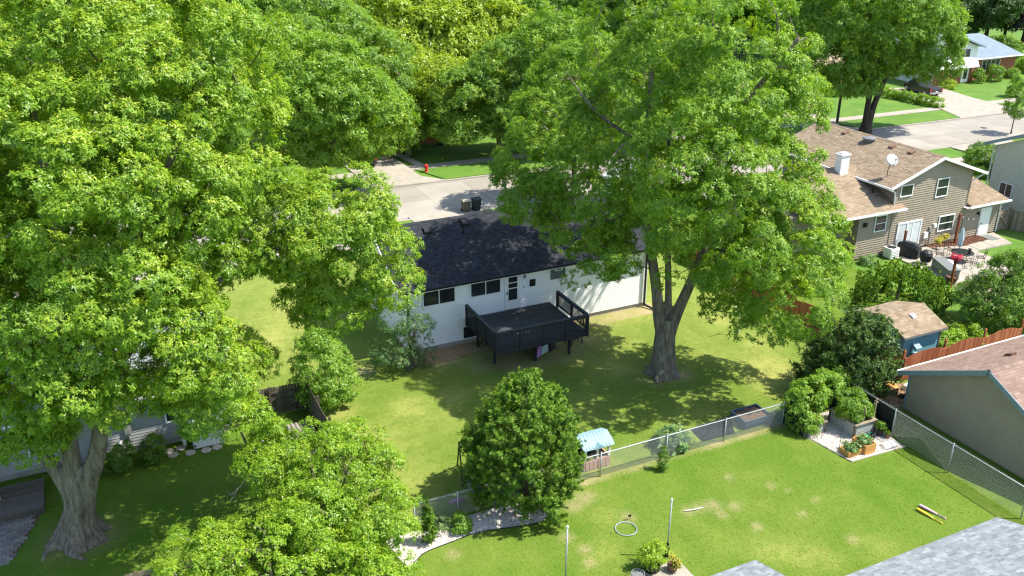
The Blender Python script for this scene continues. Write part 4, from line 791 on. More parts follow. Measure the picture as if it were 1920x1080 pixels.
st_=thing('wooden_step','grey wooden platform step by the pale house','step',(-5.2,38.6,0))
for i in range(14): part('board',MB().box(-6.4,37.25+i*.165,.28,-4.05,37.25+i*.165+.155,.33,rg.uniform(.3,.9)),mt['greywood'],st_)
part('skirt',MB().box(-6.38,37.27,0,-4.07,39.5,.28,.4),mt['greywood'],st_)
chp=thing('garden_chair','white garden chair on the grey platform step','chair',(-5.9,38.4,.33))
part('seat',MB().box(-6.2,38.1,.74,-5.7,38.6,.78),mt['white'],chp); part('backrest',MB().box(-6.2,38.58,.78,-5.7,38.62,1.25),mt['white'],chp)
for a,b in((-6.18,38.12),(-5.73,38.12),(-6.18,38.57),(-5.73,38.57)): part('leg',MB().box(a-.02,b-.02,.33,a+.02,b+.02,.74),mt['white'],chp)
for a in(-6.2,-5.7): part('armrest',MB().tube([(a,38.12,.78),(a,38.12,.98),(a,38.58,1.0)],.02,6),mt['white'],chp)
# ================================================================ LEFT YARD THINGS
sb=thing('storage_box','white ridged plastic storage shed beside pale house wall','storage box',(3.0,39.8,0))
part('body',MB().box(2.3,39.5,.05,3.72,40.2,1.12),mt['white'],sb); part('lid',MB().box(2.26,39.44,1.12,3.76,40.24,1.2),mt['white'],sb)
for i in range(7): part('panel',MB().box(2.33+i*.2,39.47,.12,2.33+i*.2+.175,39.5,1.06),mt['white'],sb)
for x,z in((2.36,.22),(3.66,.22),(2.36,1.0),(3.66,1.0)): part('latch',MB().box(x-.04,39.44,z-.05,x+.04,39.47,z+.05),mt['black'],sb)
rg=random.Random(12)
for i,(x,y) in enumerate(((1.2,39.85),(1.75,39.9),(2.1,39.3),(1.35,39.45),(2.8,39.2),(3.3,39.25))):
    mb=MB(); mb.lathe((x,y,0),[(.24,0),(.25,.05),(.21,.07)],7); single('paving_stone',mb,mt['stone'],('pale flat paving stone beside the white storage shed'),'paving stone','loose stones by the white storage shed')
lt=thing('garden_lantern','small pale lantern standing on stones by white storage shed','lantern',(1.95,39.95,.09))
part('base',MB().lathe((1.95,39.95,.09),[(.1,0),(.1,.05),(.07,.08)],8),mt['stone'],lt); part('body',MB().box(1.87,39.87,.17,2.03,40.03,.42),mt['cream'],lt); part('cap',MB().lathe((1.95,39.95,.42),[(.15,0),(.13,.03),(.02,.12)],8),mt['white'],lt)
gl=thing('garden_globe','white garden ball on a short stake among wall shrubs','garden ornament',(-.75,40.2,0)); part('stake',MB().tube([(-.75,40.2,0),(-.75,40.2,.7)],.02,6),mt['iron'],gl); part('ball',MB().lathe((-.75,40.2,.7),[(.02,0),(.1,.05),(.13,.13),(.1,.21),(.02,.26)],10),mt['white'],gl,smooth=True)
rk=MB(); rk.lathe((-1.2,39.5,0),[(.25,0),(.28,.12),(.15,.22),(.02,.25)],7); single('garden_rock',rk,mt['terracotta'],'rusty brown rock in the bed by wall shrubs','rock')
lg=MB()
for i in range(12):
    x=6.7+(i%6)*.2; z=.1+(i//6)*.17
    single('log',MB().tube([(x,38.3,z),(x+rg.uniform(-.05,.05),39.3,z)],rg.uniform(.075,.1),7),mt['twig'],'split log in the pile against dark board fence','log','log pile by the dark fence')
# ================================================================ NEAR LAWN
def pole(name,label,x,y,h,r,sleeve=False):
    p=thing(name,label,'pole',(x,y,0)); part('shaft',MB().tube([(x,y,0),(x+.02,y,h)],r,10),mt['galv'],p,smooth=True); part('cap',MB().lathe((x+.02,y,h),[(r*1.35,-.05),(r*1.35,.02),(.01,.05)],10),mt['white'],p)
    if sleeve: part('sleeve',MB().lathe((x,y,0),[(.085,0),(.085,.5),(.05,.62),(.04,.66)],10),mt['rubber'],p)
pole('metal_pole','tall galvanised pole with black rubber sleeve at its foot',18.03,23.68,2.7,.031,True); pole('metal_pole','plain galvanised pole at bottom edge left of the sleeve pole',13.6,23.9,2.75,.034)
def tpost(label,x,y,h):
    p=thing('clothes_post',label,'clothes post',(x,y,0)); part('shaft',MB().tube([(x,y,0),(x,y,h)],.035,8),mt['galv'],p); part('crossbar',MB().tube([(x-.55,y-.1,h),(x+.5,y+.05,h)],.03,8),mt['galv'],p)
tpost('T-shaped clothes post in the open lawn under maple branches',33.1,38.4,1.95); tpost('T-shaped clothes post beside the dark spreading juniper',33.25,32.6,1.9)
hb=MB(); n=40; ho=[(17.46+.44*math.cos(6.2832*i/n),25.78+.44*math.sin(6.2832*i/n),.05) for i in range(n)]; hb.tube(ho+[ho[0]],.015,8,cap=False); single('hula_hoop',hb,mt['hoop'],'pale blue plastic hoop lying on the lawn','hoop',smooth=True)
sp=thing('sprinkler_stake','small black stake standing just behind the hoop','stake',(17.95,26.25,0)); part('spike',MB().tube([(17.95,26.25,0),(17.95,26.25,.22)],.014,6),mt['black'],sp); part('head',MB().box(17.85,26.22,.2,17.99,26.28,.26),mt['black'],sp)
def bat(name,m,label,p,q):
    p=Vector(p);q=Vector(q); t=thing(name,label,'toy bat',p); L=q-p
    part('barrel',MB().tube([p,p+L*.05,p+L*.3,p+L*.55,p+L*.68],[.035,.058,.06,.042,.03],10),mt[m],t,smooth=True); part('grip',MB().tube([p+L*.68,p+L*.95,p+L*.955,p+L],[.025,.022,.035,.035],10),mt[m],t,smooth=True)
bat('toy_bat','yellow','yellow plastic toy bat lying on the lawn',(29.25,21.62,.09),(29.45,20.45,.05)); bat('toy_bat','pink','pink and lilac toy bat lying on the lawn beside yellow one',(29.55,21.75,.09),(29.85,20.62,.05))
wr=MB(); wr.tube(smooth([(20.3,25.75,.04),(20.7,25.62,.07),(21.0,25.6,.05),(21.15,25.58,.06)],4),.022,6); single('hose_nozzle',wr,mt['dish'],'pale grey hose scrap lying across a bare lawn patch','hose')
def planter(name,label,x,y,r,h,m,leaf=None,tones=.4,lr=.3,lh=.35,seed=1,rim=None):
    p=thing(name,label,'plant pot',(x,y,0)); po=part('pot',MB().lathe((x,y,0),[(r*.75,0),(r*.95,h*.9),(r,h*.9),(r,h),(r*.88,h),(r*.86,h-.05)],16),mt[m],p); part('soil',MB().lathe((x,y,h-.08),[(r*.86,0),(r*.84,.02)],12),mt['soil'],p)
    if leaf:
        rg=np.random.default_rng(seed); cp,cn=clumps([(x,y,h+lh*.55,lr,lh*.7)],rg,14,.05,.7,.3); foliage('foliage',cp,cn,mt[leaf],p,rg,cr=lr*.4,tufts=8,leaves=7,L=.11,W=.055,tb=tones)
        mb=MB()
        for c in cp[:6]: mb.tube([(x,y,h-.05),((x+c[0])/2,(y+c[1])/2,(h+c[2])/2+.04),c],.01,4)
        part('stem',mb,mt['bark'],p)
    return p
planter('plant_pot','dark square planter with bushy yellow-green leaves at bottom',17.05,23.25,.36,.45,'darkpot','lf_lime',.5,.5,.6,31); planter('plant_pot','empty grey plastic tub beside the leafy dark planter',16.2,22.95,.27,.4,'darkgreyplastic'); planter('plant_pot','small brown pot with dry orange grass by leafy planter',17.75,22.9,.22,.3,'brownpot','fl_yellow',.2,.25,.3,33)
struct('paving',MB().box(15.6,21.5,-.05,18.3,23.35,.02),mt['concrete'])
# sapling and shrubs are with the plants; playhouse, swing, bath
PH=thing('playhouse','toy playhouse with ribbed blue roof behind the chain link','playhouse',(18.5,30.6,0))
x0,x1,y0,y1=17.9,19.25,30.05,31.2
part('wall',MB().box(x0,y0,0,x1,y0+.06,.55).box(x0,y1-.06,0,x1,y1,.55).box(x0,y0+.06,0,x0+.06,y1-.06,.55).box(x1-.06,y0+.06,0,x1,y1-.06,.55),mt['pinkplastic'],PH)
for a,b in((17.96,18.55),(18.6,19.2)):
    for i in range(3): part('panel',MB().box(a+.02+i*.2,y0-.02,.06,a+.02+i*.2+.17,y0,.5),mt['pinkplastic'],PH)
fr2=MB(); 
for X in(x0,18.52,x1-.12): fr2.box(X,y0-.01,.55,X+.12,y0+.07,1.12)
for X in(x0,x1-.12): fr2.box(X,y1-.07,.55,X+.12,y1+.01,1.12)
fr2.box(x0,y0-.012,1.12,x1,y0+.072,1.2).box(x0,y1-.07,1.12,x1,y1,1.2).box(x0,y0+.08,1.12,x0+.08,y1-.08,1.2).box(x1-.08,y0+.08,1.12,x1,y1-.08,1.2); part('window_frame',fr2,mt['cream'],PH)
part('dark_lining',MB().box(x0+.1,y1-.2,.1,x1-.1,y1-.12,1.1),mt['rubber'],PH)
rf=part('roof',MB().prism([(x0-.12,y0-.15,1.2),(x0-.12,y0+.1,1.38),(x0-.12,(y0+y1)/2,1.56),(x0-.12,y1-.1,1.38),(x0-.12,y1+.15,1.2)],(x1-x0+.24,0,0)),mt['blueplastic'],PH)
for i in range(9): X=x0-.1+i*.17; part('roof_rib',MB().bar((X,y0-.14,1.235),(X,(y0+y1)/2,1.575),.05,.03),mt['blueplastic'],rf)
part('dormer',MB().prism([(18.3,y0-.2,1.2),(18.9,y0-.2,1.2),(18.6,y0-.2,1.4)],(0,.5,0)),mt['blueplastic'],rf)
SW=thing('swing_frame','dark metal swing frame half hidden behind the pruned yew','swing set',(13.2,32.3,0))
for a,b in(((12.55,31.4,0),(12.75,32.2,1.75)),((12.95,33.0,0),(12.75,32.2,1.75)),((15.6,31.4,0),(15.4,32.2,1.75)),((15.2,33.,0),(15.4,32.2,1.75))): part('leg',MB().tube([a,b],.035,6),mt['iron'],SW)
part('top_bar',MB().tube([(12.7,32.2,1.75),(15.45,32.2,1.75)],.035,6),mt['iron'],SW)
for X in(13.15,13.55): part('chain',MB().tube([(X,32.2,1.75),(X,32.2,.5)],.012,4),mt['iron'],SW)
part('seat',MB().box(13.12,32.05,.46,13.58,32.35,.5),mt['rubber'],SW)
bt=MB(); bt.lathe((13.2,31.0,0),[(.55,.1),(.6,.3),(.62,.55),(.58,.55),(.55,.35)],16); single('plastic_tub',bt,mt['bluetarp'],'faded blue round tub on its stand by the yew','tub')
tp=MB(); tp.tube(smooth([(11.5,30.4,.15),(11.85,30.3,.22),(12.2,30.4,.12)],4),[.05,.07,.09,.1,.1,.1,.08,.06,.05],8); single('toy_scooter',tp,mt['lilac'],'purple plastic toy lying just behind the chain link','toy')
# raised bed on weed cloth
struct('weed_cloth',MB().prism([(24.36,31.0,-.1),(24.24,29.86,-.1),(26.1,29.75,-.1),(26.9,31.2,-.1)],(0,0,.125)),mt['cloth'])
RB=thing('raised_bed','blue ribbed raised bed full of brown soil','raised bed',(27.3,30.45,0)); x0,x1,y0,y1=26.75,28.3,29.8,30.95
part('soil',MB().box(x0+.03,y0+.03,.1,x1-.03,y1-.03,.36),mt['soil'],RB)
for k in range(3):
    z=.03+k*.135
    for a in((x0,y0,x1,y0+.03),(x0,y1-.03,x1,y1),(x0,y0+.03,x0+.03,y1-.03),(x1-.03,y0+.03,x1,y1-.03)): part('rib',MB().box(a[0]-(.012 if k%2 else 0),a[1]-(.012 if k%2 else 0),z,a[2]+(.012 if k%2 else 0),a[3]+(.012 if k%2 else 0),z+.13),mt['bluesteel'],RB)
part('rim',MB().box(x0-.04,y0-.03,.435,x1+.04,y0+.03,.46).box(x0-.04,y1-.03,.435,x1+.04,y1+.04,.46).box(x0-.04,y0+.03,.435,x0+.03,y1-.03,.46).box(x1-.03,y0+.03,.435,x1+.04,y1-.03,.46),mt['bluesteel'],RB)
# under the deck
mb=MB(); mb.prism([(21.35,41.0,.05),(21.95,41.3,.05),(22.0,41.45,.75),(21.5,41.1,.8)],(-.06,.12,0)); single('plastic_slide',mb,mt['mint'],'pale mint plastic panel leaning under the deck','panel')
mb=MB(); mb.prism([(20.85,40.7,.03),(21.3,41.0,.03),(21.38,41.1,.6),(21.1,40.95,.62)],(-.05,.1,0)); single('plastic_slab',mb,mt['lilac'],'purple plastic panel leaning under the deck','panel')
mb=MB(); mb.prism([(22.1,41.2,.02),(22.55,41.5,.02),(22.5,41.6,.62),(22.05,41.4,.7)],(-.05,.1,0)); single('plastic_sheet',mb,mt['rubber'],'black plastic sheet leaning beside the mint panel','panel')
sh=thing('sawhorse','black wooden sawhorse under the deck corner','sawhorse',(23.7,41.6,0)); part('beam',MB().bar((23.3,41.6,.72),(24.35,41.6,.72),.08,.1,.4),mt['deck'],sh)
for a,b in((23.4,-1),(23.4,1),(24.2,-1),(24.2,1)): part('leg',MB().bar((a,41.6+b*.28,0),(a,41.6+b*.03,.7),.05,.05,.4),mt['deck'],sh)
part('brace',MB().bar((23.4,41.45,.2),(24.2,41.45,.5),.03,.06,.4),mt['deck'],sh)
# ================================================================ CORNER GARDEN
def metal_bed(label,x0,y0,x1,y1,h):
    b=thing('raised_bed',label,'raised bed',((x0+x1)/2,(y0+y1)/2,0)); part('soil',MB().box(x0+.04,y0+.04,.05,x1-.04,y1-.04,h-.1),mt['soil'],b)
    for X,Y in((x0,y0),(x1,y0),(x0,y1),(x1,y1)): part('corner_post',MB().box(X-.05,Y-.05,0,X+.05,Y+.05,h+.02),mt['oldwood'],b)
    k=0
    while k*.11<h-.12:
        for a in((x0+.05,y0-.012,x1-.05,y0+.012),(x0+.05,y1-.012,x1-.05,y1+.012),(x0-.012,y0+.05,x0+.012,y1-.05),(x1-.012,y0+.05,x1+.012,y1-.05)): part('corrugation',MB().box(a[0],a[1],.05+k*.11,a[2],a[3],.05+k*.11+.075),mt['corrugated'],b)
        k+=1
    for a in((x0+.03,y0+.03,x1-.03,y1-.03),): part('liner',MB().box(x0+.02,y0+.02,.03,x0+.03,y1-.02,h-.06).box(x1-.03,y0+.02,.03,x1-.02,y1-.02,h-.06).box(x0+.03,y0+.02,.03,x1-.03,y0+.03,h-.06),mt['darkgreyplastic'],b)
    part('rim_board',MB().box(x0-.08,y0-.08,h,x1+.08,y0+.07,h+.04,.95).box(x0-.08,y1-.07,h,x1+.08,y1+.08,h+.04,.95).box(x0-.08,y0+.07,h,x0+.07,y1-.07,h+.04,.95).box(x1-.07,y0+.07,h,x1+.08,y1-.07,h+.04,.95),mt['oldwood'],b)
    return b
metal_bed('corrugated steel raised bed with tomato plants by the garage fence',30.95,26.95,32.2,28.6,.72); metal_bed('corrugated steel raised bed buried in climbing beans',29.0,28.0,30.1,29.35,.6)
cb=thing('cedar_planter','stepped new cedar planter with leafy greens','planter',(30.1,26.0,0))
for (x0,y0,x1,y1,h) in((29.45,25.75,30.3,26.35,.32),(30.34,25.62,30.98,26.5,.5)):
    for z in range(2): 
        zz=z*h/2
        part('board',MB().box(x0,y0,zz+.01,x1,y0+.03,zz+h/2).box(x0,y1-.03,zz+.01,x1,y1,zz+h/2).box(x0,y0+.03,zz+.01,x0+.03,y1-.03,zz+h/2).box(x1-.03,y0+.03,zz+.01,x1,y1-.03,zz+h/2),mt['cedar'],cb)
    part('soil',MB().box(x0+.03,y0+.03,.03,x1-.03,y1-.03,h-.05),mt['soil'],cb)
    rgn=np.random.default_rng(int(h*100)); cp,cn=clumps([((x0+x1)/2,(y0+y1)/2,h+.03,.36,.16)],rgn,26 if h<.4 else 14,.2,.7,.3); foliage('foliage',cp,cn,mt['lf_sage'],cb,rgn,cr=.13,tufts=6,leaves=6,L=.12,W=.08,tb=.45)
sk=thing('garden_stake','grey wooden stake with side pegs at the garage side','stake',(32.35,27.2,0)); part('shaft',MB().box(32.31,27.16,0,32.37,27.22,1.75,.9),mt['oldwood'],sk); part('peg',MB().bar((32.2,27.19,1.5),(32.5,27.19,1.5),.03,.03,.9).bar((32.22,27.19,1.62),(32.46,27.19,1.68),.03,.03,.9),mt['oldwood'],sk)
sk=thing('garden_stake','plain grey wooden stake rising from the tomato bed','stake',(31.5,27.05,0)); part('shaft',MB().box(31.48,27.02,0,31.53,27.07,1.5,.9),mt['oldwood'],sk)
for x,y,l in((29.55,27.6,'thin wire garden stake at the gravel edge, further from cedar planter'),(29.72,26.6,'thin wire garden stake at the gravel edge, close to cedar planter')): single('wire_stake',MB().tube([(x,y,0),(x,y,1.3)],.012,5),mt['iron'],l,'stake')
planter('plant_pot','black nursery pot with upright pepper plant by garage fence',32.25,26.62,.17,.34,'darkpot','lf_shrub',.45,.22,.45,35); planter('plant_pot','small brown pot with sprouts beside the nursery pot',32.45,26.3,.13,.26,'brownpot','lf_shrub',.4,.1,.15,36)
gc=thing('watering_can','green plastic watering can tipped behind cedar planter','watering can',(31.35,26.6,0)); part('body',MB().lathe((31.3,26.65,0),[(.16,0),(.18,.05),(.17,.25),(.1,.3),(.08,.3)],12),mt['green_plastic'],gc,smooth=True); part('spout',MB().tube([(31.44,26.65,.08),(31.6,26.65,.25),(31.68,26.65,.34)],[.03,.025,.05],8),mt['green_plastic'],gc); part('handle',MB().tube(smooth([(31.2,26.65,.28),(31.05,26.65,.3),(31.08,26.65,.12),(31.16,26.65,.08)],3),.018,6),mt['green_plastic'],gc)
pw=thing('bucket','black plastic bucket between cedar planter and steel bed','bucket',(31.7,26.55,0)); part('body',MB().lathe((31.7,26.55,0),[(.12,0),(.16,.26),(.14,.26),(.13,.2)],12),mt['darkpot'],pw); part('handle',MB().tube(smooth([(31.54,26.55,.25),(31.6,26.45,.33),(31.8,26.45,.33),(31.86,26.55,.25)],3),.01,5),mt['iron'],pw)
bg=MB(); P=[]; nx,ny=12,9
for j in range(ny):
    for i in range(nx):
        u=i/(nx-1)*2-1; v=j/(ny-1)*2-1; P.append((31.95+u*.42+v*.06,25.75+v*.25,.03+.16*max(0,(1-u**4)*(1-v**4))**.6+.012*math.sin(u*9+v*7)))
bg.add(P,[(j*nx+i,j*nx+i+1,(j+1)*nx+i+1,(j+1)*nx+i) for j in range(ny-1) for i in range(nx-1)]+[tuple([(ny-1)*nx+i for i in range(nx)][::1])+tuple(j*nx+nx-1 for j in range(ny-2,-1,-1))+tuple(i for i in range(nx-2,-1,-1))+tuple(j*nx for j in range(1,ny-1))])
single('soil_bag',bg,mt['bag'],'plump white soil bag lying beside cedar planter','bag',smooth=True)
su=thing('tree_stump','freshly cut pale tree stump beside the garage corner','stump',(35.6,29.25,0)); mb=MB(); n=14; vs=[];fs=[]
for r_,z in((.55,0),(.45,.12),(.42,.5),(.40,.62)): vs+=[(35.6+r_*(1+.08*math.sin(5*6.28*k/n)+.05*math.sin(3*6.28*k/n))*math.cos(6.2832*k/n),29.25+r_*(1+.07*math.cos(4*6.28*k/n))*math.sin(6.2832*k/n),z) for k in range(n)]
for i in range(3):
    for k in range(n): fs.append((i*n+k,i*n+(k+1)%n,(i+1)*n+(k+1)%n,(i+1)*n+k))
fs.append(tuple(3*n+k for k in range(n))); part('bole',mb.add(vs,fs),mt['woodchip'],su); part('cut_face',MB().lathe((35.6,29.25,.62),[(.38,0),(.37,.012)],14),mt['cedar'],su)
single('plastic_drum',MB().tube([(36.75,29.3,.16),(37.2,29.45,.16)],.16,12),mt['white'],'white plastic drum lying on wood chips by garage','drum'); single('log_offcut',MB().tube([(35.95,28.9,.12),(36.3,28.6,.1)],.13,9),mt['darkbark'],'dark log offcut lying by the pale stump','log')
# ================================================================ BROWN HOUSE PATIO
ac=thing('air_conditioner','pale square air conditioner unit with dark round grille','air conditioner',(50.95,43.9,0)); part('case',MB().box(50.55,43.5,.05,51.35,44.25,.78),mt['white'],ac); part('grille',MB().lathe((50.95,43.88,.78),[(.33,0),(.33,.025),(.1,.03)],16),mt['rubber'],ac)
for z in(.2,.32,.44,.56): part('louvre',MB().box(50.6,43.48,z,51.3,43.5,z+.05),mt['dish'],ac)
gr=thing('barbecue','long barbecue under fitted black cover','barbecue',(52.1,43.3,0)); cs=[(-.42,.12),(-.4,.85),(-.26,1.12),(.2,1.15),(.36,.9),(.38,.12)]
mb=MB(); p0=Vector((51.9,44.1,0)); dd=Vector((.35,-1.,0)).normalized(); sd_=Vector((dd.y,-dd.x,0)); rings=[]
for t,s,zc in((-.02,.75,.84),(.1,1.,.9),(.45,1.,1.),(1.05,1.,1.),(1.4,1.,.88),(1.52,.8,.8)): rings.append([p0+dd*t+sd_*(a*s)+Vector((0,0,.1+(z-.1)*(zc if z>.5 else 1))) for a,z in cs])
vs=[v for r_ in rings for v in r_]; n=len(cs); fs=[(i*n+k,i*n+(k+1)%n,(i+1)*n+(k+1)%n,(i+1)*n+k) for i in range(5) for k in range(n)]+[tuple(range(n)),tuple(5*n+k for k in range(n-1,-1,-1))]
part('cover',mb.add(vs,fs),mt['coverblack'],gr)
for t in(.2,1.3):
    for a in(-.25,.25): q=p0+dd*t+sd_*a; part('leg',MB().box(q.x-.03,q.y-.03,0,q.x+.03,q.y+.03,.2),mt['iron'],gr)
kt=thing('kettle_grill','round kettle grill under a black cover','barbecue',(52.0,41.75,0)); part('cover',MB().lathe((52.0,41.75,.3),[(.34,0),(.42,.25),(.44,.5),(.36,.68),(.2,.8),(.03,.86)],12),mt['coverblack'],kt)
for k in range(3): a=k*2.1; part('leg',MB().tube([(52+.3*math.cos(a),41.75+.3*math.sin(a),0),(52+.2*math.cos(a),41.75+.2*math.sin(a),.4)],.02,6),mt['white'],kt)
db=thing('deck_box','long grey storage box with dark grey lid on patio edge','storage box',(51.8,40.2,0)); A=Vector((52.0,41.2,0)); Bq=Vector((51.0,38.95,0)); U_=(Bq-A); LL=U_.length; U_.normalize(); V_=Vector((-U_.y,U_.x,0)); frb=((A.x,A.y,0),tuple(U_),tuple(V_),(0,0,1))
part('body',MB().obox(frb,0,LL,0,.75,.06,.72),mt['greyplastic'],db); part('lid',MB().obox(frb,-.04,LL+.04,-.04,.79,.72,.8),mt['darkgreyplastic'],db)
for i in range(6): part('panel',MB().obox(frb,.06+i*LL/6.2,.06+i*LL/6.2+LL/6.2-.05,-.012,0,.12,.66),mt['greyplastic'],db)
for x,y,h,l in((52.25,44.0,1.75,'stained wooden post beside the sliding door'),(57.4,43.85,2.3,'tallest stained post by the mulch bed'),(50.33,38.1,1.75,'stained post carrying red flowers at the patio corner')):
    p=thing('patio_post',l,'post',(x,y,0)); part('shaft',MB().box(x-.07,y-.07,0,x+.07,y+.07,h),mt['postwood'],p); part('cap',MB().box(x-.09,y-.09,h,x+.09,y+.09,h+.04),mt['postwood'],p)
fp=planter('flower_pot','pot of red flowers on the patio corner post',50.33,38.1,.16,.22,'rubber','fl_red',.5,.3,.28,41)
for ch_ in list(fp.children): pass
fp.location.z=1.79
bp=thing('barrel_planter','brown half barrel planter beside the corner post','planter',(50.95,38.6,0)); part('barrel',MB().lathe((50.95,38.6,0),[(.26,0),(.36,.3),(.38,.5),(.34,.5),(.33,.42)],14),mt['terracotta'],bp)
for z,r_ in((.1,.3),(.36,.375)): part('hoop',MB().lathe((50.95,38.6,z),[(r_,0),(r_+.005,.05)],14),mt['iron'],bp)
ta=thing('patio_table','round wrought iron patio table with glass top','table',(54.8,41.1,0)); part('rim',MB().tube([(54.8+.75*math.cos(i*.2618),41.1+.75*math.sin(i*.2618),.72) for i in range(25)],.025,6,cap=False),mt['iron'],ta); part('glass_top',MB().lathe((54.8,41.1,.705),[(.73,0),(.73,.012)],24),mt['glass'],ta)
for i in range(8): a=i*.785; part('spoke',MB().bar((54.8,41.1,.69),(54.8+.74*math.cos(a),41.1+.74*math.sin(a),.69),.02),mt['iron'],ta)
for i in range(4): a=.4+i*1.571; part('leg',MB().tube(smooth([(54.8+.15*math.cos(a),41.1+.15*math.sin(a),.68),(54.8+.35*math.cos(a),41.1+.35*math.sin(a),.35),(54.8+.5*math.cos(a),41.1+.5*math.sin(a),.085)],3),.022,6),mt['iron'],ta)
def iron_chair(label,x,y,rot,group='wrought iron chairs around the patio table'):
    c=thing('patio_chair',label,'chair',(0,0,0),group); m=mt['iron']
    st=MB().bar((-.24,-.22,.43),(.24,-.22,.43),.03).bar((-.24,.22,.43),(.24,.22,.43),.03).bar((-.24,-.22,.43),(-.24,.22,.43),.03).bar((.24,-.22,.43),(.24,.22,.43),.03)
    for i in range(5): st.bar((-.2+i*.1,-.22,.43),(-.2+i*.1,.22,.43),.012)
    part('seat',st,m,c); bk=MB().tube([(-.23,.22,.43),(-.24,.33,1.02),(.24,.33,1.02),(.23,.22,.43)],.018,6).bar((-.2,.27,.6),(.2,.31,.95),.015).bar((.2,.27,.6),(-.2,.31,.95),.015); bk.lathe((0,.295,.74),[(.01,0),(.06,.02),(.06,.07),(.01,.09)],8); part('backrest',bk,m,c)
    for sx in(-1,1):
        for yy in(-.22,.22): part('leg',MB().tube([(sx*.23,yy,.43),(sx*.25,yy*1.12,0)],.016,6),m,c)
        part('armrest',MB().tube(smooth([(sx*.24,-.2,.43),(sx*.27,-.18,.66),(sx*.25,.25,.68)],3),.015,6),m,c)
    c.location=(x,y,.086); c.rotation_euler=(0,0,rot); return c
iron_chair('iron patio chair facing the table from the lawn side',55.6,40.2,-2.3); iron_chair('iron patio chair nearest the black kettle grill',53.55,41.9,.7); iron_chair('iron patio chair on the far side by yellow plants',55.0,42.35,.1); iron_chair('iron patio chair nearest the grey deck box',54.1,40.0,2.5)
um=thing('patio_umbrella','closed pale blue patio umbrella standing through the table','umbrella',(55.05,41.6,0)); part('pole',MB().tube([(55.05,41.6,.05),(55.05,41.6,2.35)],.022,8),mt['iron'],um); cv=MB(); n=16; vs=[];fs=[]
for z,r_ in((.95,.09),(1.1,.14),(1.5,.17),(1.9,.13),(2.2,.08),(2.4,.02)): vs+=[(55.05+r_*(1+.3*(k%2))*math.cos(6.2832*k/n),41.6+r_*(1+.3*(k%2))*math.sin(6.2832*k/n),z) for k in range(n)]
for i in range(5):
    for k in range(n): fs.append((i*n+k,i*n+(k+1)%n,(i+1)*n+(k+1)%n,(i+1)*n+k))
part('canopy',cv.add(vs,fs),mt['umbrella'],um); part('base',MB().lathe((55.05,41.6,.086),[(.25,0),(.24,.06),(.05,.1)],12),mt['white'],um)
for x,y,l in((52.95,40.55,'white cushioned patio seat beside the grey box, near the table'),(52.6,39.75,'white cushioned patio seat beside the grey box, near the corner post')):
    c=thing('lounge_chair',l,'chair',(x,y,.086)); mb=MB(); mb.lathe((x,y,.42),[(.3,0),(.36,.04),(.36,.1),(.28,.15),(.02,.16)],14); part('cushion',mb,mt['cushion'],c,smooth=True); part('backrest',MB().tube([(x-.3,y-.1,.5),(x-.32,y,.72),(x-.28,y+.15,.5)],.06,8),mt['cushion'],c)
    for a in range(4): part('leg',MB().tube([(x+.25*math.cos(.8+a*1.57),y+.25*math.sin(.8+a*1.57),.086),(x+.25*math.cos(.8+a*1.57),y+.25*math.sin(.8+a*1.57),.43)],.02,6),mt['iron'],c)
pb=thing('side_basket','small black canister standing on the patio table rim','canister',(55.0,40.7,.72)); part('body',MB().lathe((55.0,40.7,.735),[(.1,0),(.11,.3),(.13,.33)],10),mt['iron'],pb); part('lid',MB().lathe((55.0,40.7,1.065),[(.14,0),(.12,.03),(.02,.06)],10),mt['iron'],pb)
for i,(x,y,l) in enumerate(((54.3,42.9,'yellow plant on a thin stand nearest the sliding door'),(54.9,43.1,'yellow plant on a thin stand, middle of three'),(55.6,43.3,'yellow plant on a thin stand nearest the tall post'))):
    p=thing('plant_stand',l,'plant stand',(x,y,.086)); part('stem',MB().tube([(x,y,.086),(x,y,.85)],.015,6),mt['iron'],p); part('pot',MB().lathe((x,y,.85),[(.08,0),(.13,.15),(.11,.15)],10),mt['brownpot'],p); rgn=np.random.default_rng(50+i); cp,cn=clumps([(x,y,1.08,.2,.13)],rgn,30,.3,.7,.3); foliage('foliage',cp,cn,mt['fl_yellow'],p,rgn,cr=.1,tufts=6,leaves=6,L=.12,W=.06)
# string of bulbs between posts
sl_=thing('string_lights','thin string of small pale bulbs between patio posts','string lights',(54.5,41,3)); pts=smooth([(57.4,43.8,2.25),(59.0,43.9,1.75),(60.1,44.25,2.4)],8); part('wire',MB().tube(pts,.008,4),mt['black'],sl_)
for p in pts[2:-1:3]: part('bulb',MB().lathe((p[0],p[1],p[2]-.11),[(.01,0),(.045,.04),(.03,.09),(.01,.1)],8),mt['white'],sl_)
tl=thing('garden_tools','pair of pale long handled tools leaning on the tan fence','tools',(64.4,42.9,0)); part('handle',MB().bar((64.2,42.6,.02),(64.7,43.2,1.5),.045),mt['dish'],tl); part('handle',MB().bar((64.5,42.4,.02),(64.9,42.9,1.4),.045),mt['dish'],tl)
